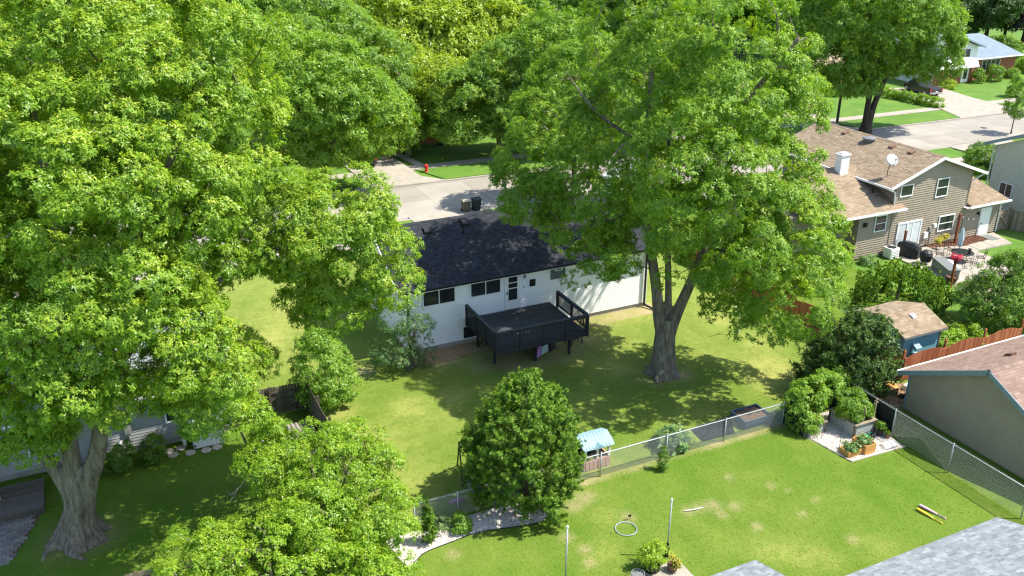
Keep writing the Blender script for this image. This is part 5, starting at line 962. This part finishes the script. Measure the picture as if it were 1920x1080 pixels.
# ================================================================ STREET THINGS
def wheelie(label,x,y,m,lid):
    b=thing('wheelie_bin',label,'bin',(x,y,.11),'bins at the kerb'); z=.11
    mb=MB(); vs=[(x+a*w_,y+c*w_,z+h) for h,w_ in((.06,.25),(.95,.33)) for a,c in((-1,-1),(1,-1),(1,1),(-1,1))]; part('body',mb.add(vs,[(3,2,1,0),(4,5,6,7),(0,1,5,4),(1,2,6,5),(2,3,7,6),(3,0,4,7)]),mt[m],b)
    lo=part('lid',MB().prism([(x-.36,y-.38,z+.96),(x+.36,y-.38,z+.96),(x+.36,y-.2,z+1.08),(x+.36,y+.38,z+1.02),(x+.36,y+.38,z+.96)][0:0] or [(x-.36,y-.38,z+.955),(x-.36,y+.38,z+.955),(x-.36,y+.38,z+1.02),(x-.36,y+.05,z+1.1),(x-.36,y-.38,z+1.0)],(.72,0,0)),mt[lid],b)
    part('handle',MB().tube([(x-.28,y+.42,z+.98),(x+.28,y+.42,z+.98)],.022,6),mt['black'],lo)
    for s in(-1,1): part('wheel',MB().tube([(x+s*.22,y+.3,z+.12),(x+s*.29,y+.3,z+.12)],.12,10),mt['rubber'],b)
wheelie('olive wheelie bin with tan lid at the kerb',27.35,66.2,'binolive','bintan'); wheelie('dark green wheelie bin at the kerb',28.25,66.15,'bingreen','bingreen')
hy=thing('fire_hydrant','red fire hydrant on the far parkway','hydrant',(28.6,78.7,.09)); part('barrel',MB().lathe((28.6,78.7,.09),[(.2,0),(.2,.06),(.13,.08),(.13,.5),(.17,.52),(.17,.58),(.13,.66),(.04,.74)],12),mt['red'],hy); part('nozzle',MB().tube([(28.4,78.7,.5),(28.8,78.7,.5)],.07,8),mt['red'],hy); part('nozzle',MB().tube([(28.6,78.5,.46),(28.6,78.6,.46)],.08,8),mt['red'],hy)
vehicle('parked_car','black car on the shaded driveway among street trees','car',(24.0,84.2,.13),0,'carblack'); vehicle('parked_car','black car on the street behind the maple','car',(36.6,69.3,.022),R(-92),'carblack')
vehicle('parked_car','pale car at the near kerb hidden behind the maple','car',(43.5,67.3,.022),R(-92),'carwhite'); vehicle('parked_car','blue car on the driveway behind maple branches','car',(76.8,85.3,.13),R(-22),'carblue'); vehicle('parked_car','dark grey car beside the blue car','car',(79.6,84.2,.13),R(-22),'cargrey')
vehicle('pickup_truck','dark grey pickup truck on the sunny driveway','truck',(99.9,85.6,.13),R(-12),'cargrey','truck')
mh=MB(); mh.lathe((90.9,68.7,.022),[(.38,0),(.36,.012)],16); single('manhole_cover',mh,mt['iron'],'round iron manhole cover in the street','manhole cover')
lp=thing('utility_pole','grey wooden utility pole beside the driveway','pole',(77.9,77.6,0)); part('shaft',MB().tube([(77.9,77.6,0),(77.95,77.6,7.5)],[.16,.11],8),mt['darkbark'],lp); part('crossarm',MB().bar((77.2,77.6,7.2),(78.7,77.6,7.2),.1,.12),mt['darkbark'],lp)
# ================================================================ TREES
A_ELL=[(-1.21,36.26,18.04,3.71,3.63),(1.77,33.73,17.33,3.63,3.56),(-.72,32.15,15.62,3.79,3.37),(1.86,32.58,15.18,3.08,3.35),(-2.27,32.33,12.28,3.19,2.89),(.19,31.71,12.46,2.69,2.73),(1.26,31.76,9.6,2.4,1.6),(3.22,30.83,8.7,1.5,1.2),(-2.25,32.32,9.7,3.11,2.19),(-4.,34.26,6.8,1.76,1.7),(.64,36.48,19.89,4.66,2.43),(4.27,33.65,19.13,2.74,2.19),(4.72,34.54,15.72,2.16,2.56),(3.59,35.08,12.19,2.14,2.44),(6.55,34.78,11.84,1.79,1.72),(7.99,34.65,11.66,2.56,1.62),(9.66,33.85,10.52,1.62,1.88),(7.0,35.12,8.99,1.1,1.07),(8.6,34.36,9.23,1.53,1.31),(10.51,33.45,9.93,.87,1.61),(9.2,34.07,12.55,1.37,.97),(1.78,33.73,7.27,1.94,.94),(2.5,31.13,7.1,1.3,.8),(3.2, 34.16, 11.7, 1.4, 1.2),(2.2, 33.53, 10.5, 1.38, 1.07),(7.34, 34.96, 10.75, 1.29, 1.05),(5.48, 35.29, 12.5, 1.25, 1.25),(3.86, 34.4, 6.99, 1.54, 0.93),(-0.21, 32.46, 7.35, 1.65, 0.89),(-3.64, 34.09, 5.89, 1.18, 1.18),(8.84, 34.24, 12.89, 1.79, 1.03),(7.37, 34.94, 12.33, 1.59, 0.97),(-7.,36.,12.,4.,5.),(-5.5,38.,16.5,4.,4.),(-1.,39.,13.5,4.,4.)]
tree('maple_tree','largest spreading maple on the left with a broad forked trunk',(-2.8,34.8),[
 ([(-2.8,34.8,-.1),(-2.75,34.8,.6),(-2.62,34.75,1.3),(-2.5,34.68,2.1),(-2.42,34.64,3.0)],.76,.40),
 ([(-2.72,34.75,.6),(-2.55,34.68,1.7),(-2.46,34.66,2.8),(-2.45,34.64,3.9),(-2.3,34.56,5.74),(-1.95,34.39,7.6),(-1.37,34.12,10.6),(-1.32,34.1,13.8),(-1.3,34.1,17.5)],.52,.12),
 ([(-2.6,34.75,.6),(-2.38,34.62,1.7),(-2.05,34.46,2.8),(-1.57,34.21,3.9),(-1.08,33.98,5.74),(-.64,33.77,7.6),(.1,33.42,10.6),(1.26,32.87,13.3),(2.8,32.13,16.1)],.52,.11),
 ([(-2.75,34.78,.8),(-2.72,34.77,1.8),(-2.82,34.8,2.5),(-3.15,34.95,3.45),(-3.67,35.21,4.8),(-3.95,35.35,6.2),(-4.6,35.6,8.9),(-6.,36.,12.)],.46,.12),
 ([(-.64,33.77,7.4),(1.32,33.95,9.3),(3.44,34.6,10.),(5.68,35.1,10.7),(7.99,34.65,11.6),(9.69,33.84,10.9)],.24,.05),
 ([(-1.0,33.9,7.2),(.6,32.6,8.0),(1.9,31.6,8.2),(3.2,30.9,8.2)],.14,.04),([(-2.1,34.4,6.8),(-2.2,33.4,8.6),(-2.3,32.3,10.)],.16,.05),([(-1.3,34.1,13.),(.3,35.5,16.),(1.,36.5,18.5)],.15,.05)],
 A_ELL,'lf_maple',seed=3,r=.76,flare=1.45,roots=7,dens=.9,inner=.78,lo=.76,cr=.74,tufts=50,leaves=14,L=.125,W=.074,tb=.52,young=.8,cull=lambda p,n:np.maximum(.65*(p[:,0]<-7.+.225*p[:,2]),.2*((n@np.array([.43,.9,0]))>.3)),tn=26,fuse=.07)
M_ELL=[(27.9,35.8,17.8,3.4,4.0),(27.04, 41.57, 16.85, 2.92, 3.48),(26.35, 38.58, 14.94, 2.93, 3.34),(30.54, 36.59, 16.51, 3.42, 3.72),(27.5,33.9,15.2,3.0,3.1),(23.02, 42.38, 11.71, 2.85, 3.25),(24.32, 38.99, 10.95, 3.28, 3.12),(25.66, 33.37, 12.74, 3.43, 3.47),(30.51, 34.38, 12.99, 2.35, 3.4),(21.75, 42.98, 9.49, 1.97, 2.05),(23.66, 40.41, 8.17, 2.28, 2.11),(23.28, 38.93, 6.16, 1.27, 1.29),(23.92, 37.52, 7.43, 1.31, 1.43),(27.85, 31.77, 9.55, 2.62, 2.72),(29.96, 30.77, 6.83, 1.92, 2.65),(28.83, 31.86, 5.2, 1.18, 1.57),(28.13, 39.95, 12.29, 4.54, 4.63),(29.6, 37.03, 7.29, 1.71, 1.86),(31.51, 33.91, 9.16, 2.15, 2.93),(30.68, 35.41, 5.24, 2.13, 2.01),(33.33, 33.04, 7.14, 1.23, 2.38),(28.63, 33.06, 11.69, 2.28, 2.2),(21.79, 44.07, 11.01, 1.9, 2.06),(23.08, 41.8, 9.64, 1.86, 1.72),(20.83, 43.42, 8.58, 1.23, 1.33),(24.72, 33.82, 10.17, 1.51, 1.37),(26.99, 33.84, 7.77, 1.44, 1.42),(25.71, 33.9, 10.0, 1.78, 1.52),(26.69, 40.63, 7.35, 1.47, 1.54),(27.35, 40.32, 9.94, 1.73, 1.89),(25.9, 33.81, 7.26, 1.3, 1.19),(24.61, 33.87, 9.1, 0.96, 1.16),(29.61, 34.81, 4.45, 1.4, 1.22)]
tree('maple_tree','tall central maple shading the black deck',(26.4,36.34),[
 ([(26.4,36.34,-.1),(26.38,36.34,.6),(26.35,36.34,1.4),(26.38,36.34,2.4),(26.42,36.33,3.4)],.68,.50),
 ([(26.36,36.35,1.0),(26.22,36.4,2.2),(26.0,36.5,3.4),(25.8,36.6,5.),(25.48,36.78,6.85),(25.11,36.95,9.16),(24.81,37.1,10.8),(24.94,37.03,13.8),(24.97,37.,16.3)],.42,.12),
 ([(26.42,36.33,1.0),(26.55,36.28,2.2),(26.85,36.12,3.6),(27.3,35.9,5.05),(27.8,35.63,7.1),(28.02,35.57,10.5),(28.4,35.4,13.3),(29.76,34.7,15.8),(31.1,34.1,17.8)],.40,.11),
 ([(26.4,36.36,1.5),(26.42,36.4,2.6),(26.5,36.45,4.1),(26.41,36.6,6.3),(26.4,36.9,8.3),(26.35,37.2,12.),(26.55,37.2,15.8)],.27,.09),
 ([(25.15,36.95,8.9),(24.43,37.,9.38),(23.35,37.24,9.05),(21.92,37.92,8.6),(20.22,38.73,8.6)],.17,.04),([(27.4,35.85,5.6),(28.0,34.4,7.5),(28.9,32.8,8.4),(29.9,31.4,7.4)],.17,.04),
 ([(24.9,37.05,12),(23.2,36.,13.2),(21.6,34.8,13)],.15,.04),([(24.9,37.05,12.6),(23.4,39.4,14.),(22.6,41.2,15.8)],.15,.04),([(28.02,35.57,10.5),(27.2,34.4,12.),(26.2,33.4,13.)],.13,.04),([(26.4,36.9,8.3),(27.4,38.5,10.5),(28.3,40.,12.5)],.15,.04)],
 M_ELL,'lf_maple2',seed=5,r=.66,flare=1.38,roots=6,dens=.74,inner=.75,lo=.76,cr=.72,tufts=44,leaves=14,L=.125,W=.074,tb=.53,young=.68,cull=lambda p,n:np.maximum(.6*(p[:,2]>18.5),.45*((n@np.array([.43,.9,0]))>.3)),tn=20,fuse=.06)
tree('lime_green_tree','low lime green tree beside the dark board fence',(6.4,31.),[([(6.4,31.,0),(6.3,31.,1.2),(6.1,31.2,2.4),(6.,31.4,3.6)],.13,.05),([(6.3,31,1.2),(6.9,30.2,2.4),(7.1,29.8,3.4)],.09,.03),([(6.3,31,1.),(5.3,31.6,2.2),(4.4,32.1,3.2)],.09,.03),([(4.9,34.3,0),(4.5,34.0,1.5),(4.,33.6,3.2),(3.7,33.4,4.4)],.10,.04)],
 [(5.4,32.9,3.5,1.4,1.2),(6.98,30.1,3.2,2.2,1.9),(7.6,27.9,2.4,1.6,1.5),(8.0,29.6,1.7,1.3,1.2),(5.46,28.42,2.6,2.0,1.7),(4.47,32.03,3.0,1.2,1.1),(3.9,33.4,4.9,1.0,.9),(7.2,32.2,2.4,1.6,1.6)],'lf_lime',seed=7,r=.14,dens=2.0,lo=.62,inner=.85,cr=.48,tufts=22,leaves=11,L=.12,W=.066,tb=.36,young=.55)
tree('lime_green_tree','lowest lime green tree cut by the bottom frame edge',(3.6,27.3),[([(3.6,27.3,0),(3.5,27.4,1.4),(3.4,27.4,2.6)],.12,.05),([(3.6,27.3,.6),(4.6,26.6,2.)],.07,.03),([(3.5,27.4,1.),(2.2,28.1,2.2)],.07,.03)],
 [(1.75,28.35,2.2,1.8,1.2),(3.86,27.44,2.5,1.9,1.4),(4.18,25.78,2.2,2.6,1.2),(6.9,25.3,1.6,1.2,1.0),(.7,29.3,1.5,1.,.9)],'lf_lime',seed=8,r=.12,dens=2.0,lo=.62,inner=.85,cr=.46,tufts=22,leaves=11,L=.12,W=.066,tb=.4,young=.6)
CX,CY=14.55,29.35; YEW=[(CX,CY,2.0,2.22,1.85),(CX+.05,CY,3.7,1.7,1.75),(CX-.05,CY,1.4,2.05,1.15),(CX+.1,CY,4.95,.8,.95),(CX+.1,CY,5.6,.42,.75)]; rg=random.Random(21)
for i in range(54):
    z=.6+4.9*(i+.5)/54; q=(2.28 if z<2.2 else 2.28*max(.12,1-((z-2.2)/4.0)**1.7))*rg.uniform(.86,1.06); a=i*2.399; YEW.append((CX+q*math.cos(a),CY+q*math.sin(a),z,rg.uniform(.26,.5),rg.uniform(.32,.62)))
tree('yew_tree','dense rounded yew in the middle of the lawn fence',(14.55,29.35),[([(14.55,29.35,0),(14.55,29.35,2.5),(14.6,29.35,5.)],.22,.05)],YEW,'lf_yew','darkbark',seed=9,r=.22,dens=10,inner=.9,lo=.80,br=False,cr=.25,tufts=17,leaves=12,L=.10,W=.032,style='spray',tb=.44,young=.4,sd=.13)
tree('juniper_tree','dark spreading juniper beside the black netting garden',(35.05,30.9),[([(35.05,30.9,0),(35.,30.9,1.5),(34.9,30.8,3.2)],.2,.05)],[(33.9,30.8,2.2,1.75,1.9),(34.8,30.5,2.5,1.2,1.7),(32.9,31.37,1.2,1.2,1.05),(34.8,30.2,1.1,1.35,1.1)],'lf_juniper','darkbark',seed=10,r=.2,dens=6.5,inner=.85,lo=.7,br=False,cr=.55,tufts=16,leaves=10,L=.18,W=.05,style='spray',tb=.46,young=.4)
tree('weeping_tree','low weeping mulberry mound between brown house and shed',(44.8,37.5),[([(44.8,37.5,0),(44.8,37.5,1.2),(44.9,37.4,2.)],.12,.06)],[(44.75,37.3,1.35,2.9,1.6)],'lf_mulberry',seed=11,r=.12,dens=3.2,br=False,cr=.55,tufts=16,leaves=9,L=.17,W=.10,style='weep',tb=.50,young=.35,zmin=.35)
tree('leafy_tree','round green tree at the right edge near patio',(47.9,32.6),[([(47.9,32.6,0),(47.8,32.6,1.4),(47.6,32.7,3.4)],.15,.05)],[(48.1,32.2,2.7,2.2,2.1),(47.5,32.6,1.7,2.2,1.4),(49.0,31.8,1.8,2.2,1.6),(50.2,31.8,3.1,1.9,1.9)],'lf_mid',seed=12,r=.15,dens=2.2,cr=.5,tufts=15,leaves=9,L=.15,W=.08,tb=.33,young=.3)
bush('leafy_shrub','bright rounded shrub beside the dark fence on side lawn',[(8.96,40.9,1.9,1.45,1.9),(8.9,40.9,3.2,1.05,1.3),(9.1,40.8,.9,1.4,.9)],'lf_shrub',seed=13,dens=3.4,cr=.36,tufts=15,leaves=9,L=.12,W=.075,tb=.52,young=.3)
bush('lilac_shrub','open leggy lilac at the white house corner',[(14.2,42.75,2.3,1.0,1.5),(13.6,43.1,3.1,.9,1.0),(13.3,43.0,1.3,1.2,1.1),(15.0,42.6,1.6,.6,1.5)],'lf_sage',seed=14,dens=2.6,stems=26,stemr=.035,cr=.36,tufts=10,leaves=7,L=.12,W=.075,tb=.2,young=.15)
bush('leafy_shrub','small light shrub peeking out right of the yew',[(16.9,32.0,2.2,.9,1.6)],'lf_shrub',seed=15,dens=4,cr=.35,tufts=13,leaves=9,L=.12,W=.08,tb=.42,young=.3)
bush('arborvitae','slim pointed arborvitae on the white gravel bed',[(9.85,28.45,.6,.27,.55),(9.85,28.45,1.15,.21,.55),(9.85,28.45,1.7,.11,.42)],'lf_yew',seed=16,dens=44,cat='shrub',cr=.11,tufts=11,leaves=8,L=.08,W=.03,style='spray',tb=.42,young=.35)
bush('low_shrub','small light green shrub on the white gravel',[(11.35,28.75,.32,.45,.34)],'lf_shrub',seed=17,dens=16,cr=.18,tufts=9,leaves=8,L=.11,W=.05,tb=.45,young=.3)
bush('low_shrub','grey leaved sage plant by the chain link post',[(10.6,29.1,.3,.42,.28)],'lf_sage',seed=18,dens=10,cr=.18,tufts=8,leaves=7,L=.1,W=.05,tb=.4)
bush('sapling','single small sapling on the lawn by the chain link',[(21.22,28.68,.5,.18,.42),(21.22,28.68,.95,.14,.25)],'lf_mid',seed=19,dens=20,stems=3,cr=.14,tufts=7,leaves=7,L=.1,W=.06,tb=.3)
bush('rhubarb','broad leaved pale green rhubarb plant by the black cloth',[(22.75,30.2,.38,.62,.32)],'lf_sage',seed=20,dens=12,cat='plant',cr=.22,tufts=5,leaves=6,L=.3,W=.22,tb=.5,young=.2)
bush('garden_shrub','tiny dark conifer on the side lawn by lime foliage',[(9.35,35.6,.45,.32,.5)],'lf_juniper',seed=21,dens=18,cr=.2,tufts=9,leaves=8,L=.1,W=.035,style='spray',tb=.5,young=.4)
bush('climbing_beans','dense climbing beans on netting at garden back',[(29.5,28.95,1.05,.85,1.0),(30.2,29.2,1.4,.8,.95),(31.2,29.35,1.5,.75,.85),(29.3,28.4,.6,.5,.6)],'lf_shrub',seed=22,dens=6,cat='plant',cr=.3,tufts=13,leaves=8,L=.12,W=.085,tb=.56,young=.35)
bush('tomato_plants','bushy tomato plants filling the corrugated steel bed',[(31.5,27.75,1.15,.75,.55),(31.8,28.1,1.3,.6,.5)],'lf_mid',seed=23,dens=9,cat='plant',cr=.26,tufts=12,leaves=8,L=.13,W=.07,tb=.5,young=.3)
bush('bean_vines','bean vines climbing over the fence by dark juniper',[(32.2,30.2,1.5,.9,.7),(33.0,29.9,1.2,.5,.5)],'lf_shrub',seed=24,dens=6,cat='plant',cr=.3,tufts=12,leaves=8,L=.13,W=.09,tb=.42,young=.3)
for i,(x,y,r_,h,l) in enumerate(((.52,39.4,.5,1.3,'upright green shrub by the wall next to white storage shed'),(-.75,39.25,.5,1.35,'darker upright shrub by the wall near the garden ball'),(-1.6,39.4,.4,1.,'low round shrub behind the largest maple trunk'))):
    bush('wall_shrub',l,[(x,y,h*.5,r_,h*.5)],'lf_mid',seed=30+i,dens=9,cr=.24,tufts=12,leaves=8,L=.1,W=.06,tb=.4,young=.3)
for i,(x,y,r_,h,lf,l) in enumerate(((48.6,43.6,.55,.6,'lf_sage','grey green low shrub below the double window'),(74.6,55.8,1.7,2.6,'lf_mid','round bush between brown house and cream house'),(76.6,57.2,1.5,2.6,'lf_sage','pale flowering bush beside the cream house'),(49.9,36.,1.,1.3,'fl_white','pale flowering bush at the patio edge'),(41.8,31.2,1.,1.5,'lf_lime','bright bush behind the scalloped red fence'),(43.7,31.1,.9,1.4,'lf_lime','bright bush by the far end of scalloped fence'))):
    bush('garden_bush',l,[(x,y,h*.5,r_,h*.55)],lf,seed=40+i,dens=5,cr=.32,tufts=12,leaves=8,L=.13,W=.08,tb=.4,young=.3)
hg=[]
for i in range(9): t=i/8; hg.append((94.3+t*.7,86.3-t*7.6,.6,.75,.62))
bush('hedge','clipped hedge along the sunny driveway',hg,'lf_lime',seed=51,dens=4,cr=.3,tufts=11,leaves=8,L=.14,W=.09,tb=.35,young=.3)
for i,(x,y,r_,h,lf,l) in enumerate(((112.5,87.6,.8,1.7,'lf_mid','rounded shrub by the brick wall under slate roof'),(116.,87.6,.9,2.2,'lf_mid','taller shrub by the brick wall under slate roof'),(106.,86.8,.9,.9,'lf_locust','yellow low shrub at the driveway end'),(120.,88,.8,1.2,'lf_mid','small shrub at the brick wall corner'),(127,90,2.2,2.4,'lf_lime','bright bush right of the brick house'),(89.0,90.,1.6,2.,'lf_lime','bright bush row behind the street maple trunk'),(86.5,91.,1.6,2.4,'lf_mid','dark bush row behind the street maple trunk'),(97.5,93.,1.8,2.6,'lf_lime','bright bush by the tan brick house end'),(109.,79.,.9,2.6,'lf_mid','thin young tree on the shaded corner lawn'),(131,99,3.,3.6,'lf_mid','rounded thicket right of the slate roofed house'))):
    bush('garden_bush',l,[(x,y,h*.5,r_,h*.55)],lf,seed=60+i,dens=2.2,cr=.5,tufts=10,leaves=7,L=.24,W=.15,tb=.4,young=.3)
# bare twigs in the lime trees
bt_=thing('dead_branch','bare grey dead branch hanging beside the lime trees','branch',(4.3,33.0,2.)); mb=MB(); rg=random.Random(4)
main=smooth([(4.5,32.6,3.9),(4.1,32.9,2.9),(3.85,32.9,2.3),(3.35,33.0,1.7),(2.95,33.1,1.4)],4); mb.tube(main,np.linspace(.05,.02,len(main)),6)
for i in range(8,16): p=Vector(main[i]); q=p+Vector((rg.uniform(-.5,.1),rg.uniform(-.2,.3),rg.uniform(-.55,.15))); mb.tube([p,(p+q)/2+Vector((.05,0,.04)),q],[.018,.012,.006],4)
part('bough',mb,mt['twig'],bt_)
# ---- street trees on the far side
SK=dict(dens=.66,cr=1.02,tufts=26,leaves=10,L=.24,W=.14)
tree('street_tree','broad street tree in front of shaded driveway, left of hydrant',(18.2,76.2),[([(18.2,76.2,0),(18.3,76.2,2.2),(18.1,76.2,3.)],.32,.26),([(18.1,76.2,2.4),(17.2,76.5,5.),(16.6,77,7.5)],.2,.06),([(18.3,76.2,2.4),(19.6,75.6,5.5),(20.5,75.2,7.5)],.2,.06)],[(18.51,76.05,9.2,5.,4.),(21.59,74.59,7.,3.8,3.8),(16.61,76.96,6.,3.2,2.6),(19.5,75.81,5.2,4.,2.2),(15.83,79.54,10.2,4.5,3.9)],'lf_maple2','darkbark',seed=71,tb=.48,young=.4,**SK)
tree('street_tree','large grey-green tree over the driveway with thin pale trunk',(29.2,85.5),[([(29.2,85.5,0),(29.2,85.5,4.),(29.,85.5,8.)],.2,.08)],[(22.27,89.91,10.3,5.4,5.4),(26.46,86.8,8.0,4.2,4.4),(26.26,86.9,4.6,3.9,2.4),(28.2,83.59,3.2,1.6,1.8)],'lf_mid','twig',seed=72,tb=.52,young=.4,**SK)
tree('street_tree','low wide tree with drooping boughs behind far sidewalk',(37.5,81.4),[([(37.5,81.4,0),(37.2,81.4,2.2),(36.6,81.4,4.)],.3,.16),([(37.2,81.4,2.),(38.6,80.6,4.5),(39,80,6.5)],.18,.06)],[(34.98,82.0,5.8,4.,3.1),(38.21,81.06,7.4,4.,4.),(33.16,81.6,3.6,2.6,1.7),(39.61,80.39,4.4,3.9,2.6)],'lf_mid','bark',seed=73,tb=.54,young=.35,**SK)
tree('street_tree','tall street maple rising behind the brown roof ridge',(77.5,72.9),[([(77.5,72.9,0),(77.55,72.9,1.0),(77.6,72.9,2.6)],.68,.4),([(77.35,72.9,.8),(77.3,72.9,3.),(77.5,72.9,6.3),(78.,72.6,9.)],.42,.15),([(77.75,72.9,.8),(78.1,72.8,3.),(78.8,72.3,6.3),(79.6,71.9,8.6),(80.8,71.3,10.7)],.42,.12),([(77.4,72.9,3.),(76.2,73,6.),(74.5,73,8.)],.25,.08)],[(76.43,73.3,13.2,7.2,4.8),(72.1,74.2,10.,4.4,4.2),(80.86,71.2,10.5,4.4,3.9),(73.6,72.2,6.6,2.6,1.9),(84.09,70.8,8.,2.5,2.5),(77.9,72.6,9.6,4.2,3.2)],'lf_maple2','darkbark',seed=74,r=.62,flare=1.15,tb=.4,young=.4,**SK)
tree('street_tree','slim young street tree at the right frame edge',(91.3,65.6),[([(91.3,65.6,0),(91.3,65.6,2.),(91.35,65.6,4.4)],.07,.03)],[(91.4,65.6,3.6,1.1,1.8)],'lf_mid','darkbark',seed=75,r=.07,dens=2.,cr=.5,tufts=13,leaves=8,L=.2,W=.12)
tree('street_tree','bright street tree standing behind the maple crown',(42.4,79.2),[([(42.4,79.2,0),(42.4,79.2,3.),(42.6,79.2,7.)],.3,.1)],[(42.4,79.2,9.5,4.2,4.6),(45.5,78.2,8.,3.8,3.8),(40,80,7.,2.8,2.8)],'lf_maple2','darkbark',seed=76,tb=.45,young=.4,**SK)
tree('street_tree','second street tree behind the maple crown near pale car',(54,77.8),[([(54,77.8,0),(54,77.8,3.),(54.3,77.8,6.)],.3,.1)],[(54.,77.8,8.5,4.8,4.6),(57,77.,7.,3.5,3.)],'lf_mid','darkbark',seed=79,tb=.42,young=.4,**SK)
tree('street_tree','street tree on the near parkway behind the maple crown',(36.3,64.3),[([(36.3,64.3,0),(36.3,64.3,3.),(36.4,64.3,7.)],.28,.1)],[(36.3,64.3,9.2,3.8,4.),(34.2,64.8,7.6,2.6,2.6),(38.6,63.6,7.6,2.8,2.6)],'lf_maple2','darkbark',seed=82,tb=.45,young=.45,**SK)
# ---- wood behind: three kinds, copied
def proto(name,label,leaf,seed,H,rad,bark='darkbark',nl=7):
    rg=random.Random(seed); el=[(0,0,H*.68,rad*.8,H*.3)]
    for i in range(nl): a=i*6.283/nl+rg.uniform(-.4,.4); q=rg.uniform(.35,.6)*rad; el.append((q*math.cos(a),q*math.sin(a),H*rg.uniform(.4,.8),rad*rg.uniform(.42,.6),H*rg.uniform(.14,.22)))
    return tree(name,label,(0,0),[([(0,0,0),(.1,0,H*.3),(0,.1,H*.62)],rad*.06,rad*.03)],el,leaf,bark,seed=seed,r=rad*.06,dens=.42,br=False,cr=1.3,tufts=26,leaves=10,L=.36,W=.22,tb=.4,young=.4,lo=.72)
PR=[]
kinds=[('broadleaf_tree','lf_mid',201,13,5.4,'mid green tree in the wood beyond the street houses'),('locust_tree','lf_locust',202,11.5,5.2,'yellow green tree among those beyond the street'),('dark_tree','lf_dark',203,14,5.6,'dark green tree in the far wood'),('purple_tree','lf_purple',204,12,5.4,'dark purple leaved tree behind the slate roofed house'),('lush_tree','lf_maple2',205,13,5.2,'bright green maple in the wood beyond the houses')]
for nm,lf,sd_,H_,r_,l in kinds: PR.append(proto(nm,l,lf,sd_,H_,r_))
SPOT=BGSPOTS=[]
used=set()
def plant(k,x,y,s=1.,rot=0.,label=None,group=None):
    o=PR[k]
    if k in used: o=copy_tree(o)
    used.add(k); o.location=(x,y,0); o.rotation_euler=(0,0,rot); o.scale=(s,s,s*1.); o['group']=group or kinds[k][0].replace('_',' ')+'s beyond the street'
    o['label']=label or kinds[k][5]
    return o
rg=random.Random(77); NB=0; KEEP={1,2,3,4,5,6,7,8,9,10,11,13,16,17,18,19,24,25,26,27,28,29,32,33,34,35,37,38,39,40,41,42,47,48,49,50,53,54,56,58,64,71,74}
BGL={1:'yellow green tree behind the brick house, largest of the yellow trees',2:'yellow green tree standing above the low wide street tree',3:'yellow green tree touching the top of the thin pale trunk tree',4:'low yellow green tree in front of the brick house',7:'yellow green tree behind the end of the brick house, half hidden by the driveway tree',18:'mid green tree behind the broad street tree by the driveway',19:'mid green tree behind the tan brick house roof',8:'dark green tree directly above the slate blue roof ridge',9:'dark green tree at the top right corner of the picture',10:'dark green tree over the white gable of the split-level house',17:'bright green maple beyond the largest maple at the picture edge',28:'bright green maple between the central maple top and tan brick house',27:'bright green maple far behind the top of the central maple',38:'mid green tree far behind the second street tree by the pale car',26:'bright green maple behind the yellow trees on the far block',25:'bright green maple above the grey-green driveway tree',35:'bright green maple in the gap above the grey-green driveway tree, smaller',13:'dark purple tree behind the tall street maple crown'}
def bg(k,x,y,sc):
    global NB
    r_=rg.random()*6.28; NB+=1
    if KEEP is None or NB in KEEP: o=plant(k,x,y,sc,r_,BGL.get(NB))
for x,y,s in((38.5,99.5,1.2),(44.5,100,1.25),(34.5,101,1.3),(33.4,87.6,.8),(41,107,1.35),(47,111,1.3),(32.,98.5,1.)): bg(1,x,y,s)
for x,y,s in((126,101,1.0),(150,113,.9),(120,104,.95)): bg(2,x,y,s)
for x,y,s in((132,113,1.1),(139,121,1.2),(128,121,1.)): bg(3,x,y,s)
plant(3,135,105,1.2,1.,'dark purple tree behind the slate blue roof, at the picture corner')
for row,Y in enumerate((101,112,124,138,154,172,192,214,240)):
    x=-34+row*1.5
    while x<Y*1.12+26:
        X=x+rg.uniform(-2.5,2.5); YY=Y+rg.uniform(-3,3); x+=rg.uniform(8.5,12.5)*(1+row*.05); k=rg.choice((0,0,0,2,4,4) if X<105 else (2,2,0,2,4)); sc=rg.uniform(.85,1.3)
        if row==0 and (16<X<64 or 76<X<128): continue
        if row==1 and (77<X<96 or 103<X<142 ): continue
        if 30<X<52 and 96<YY<116: continue
        if 120<X<146 and 98<YY<127: continue
        bg(k,X,YY,sc)
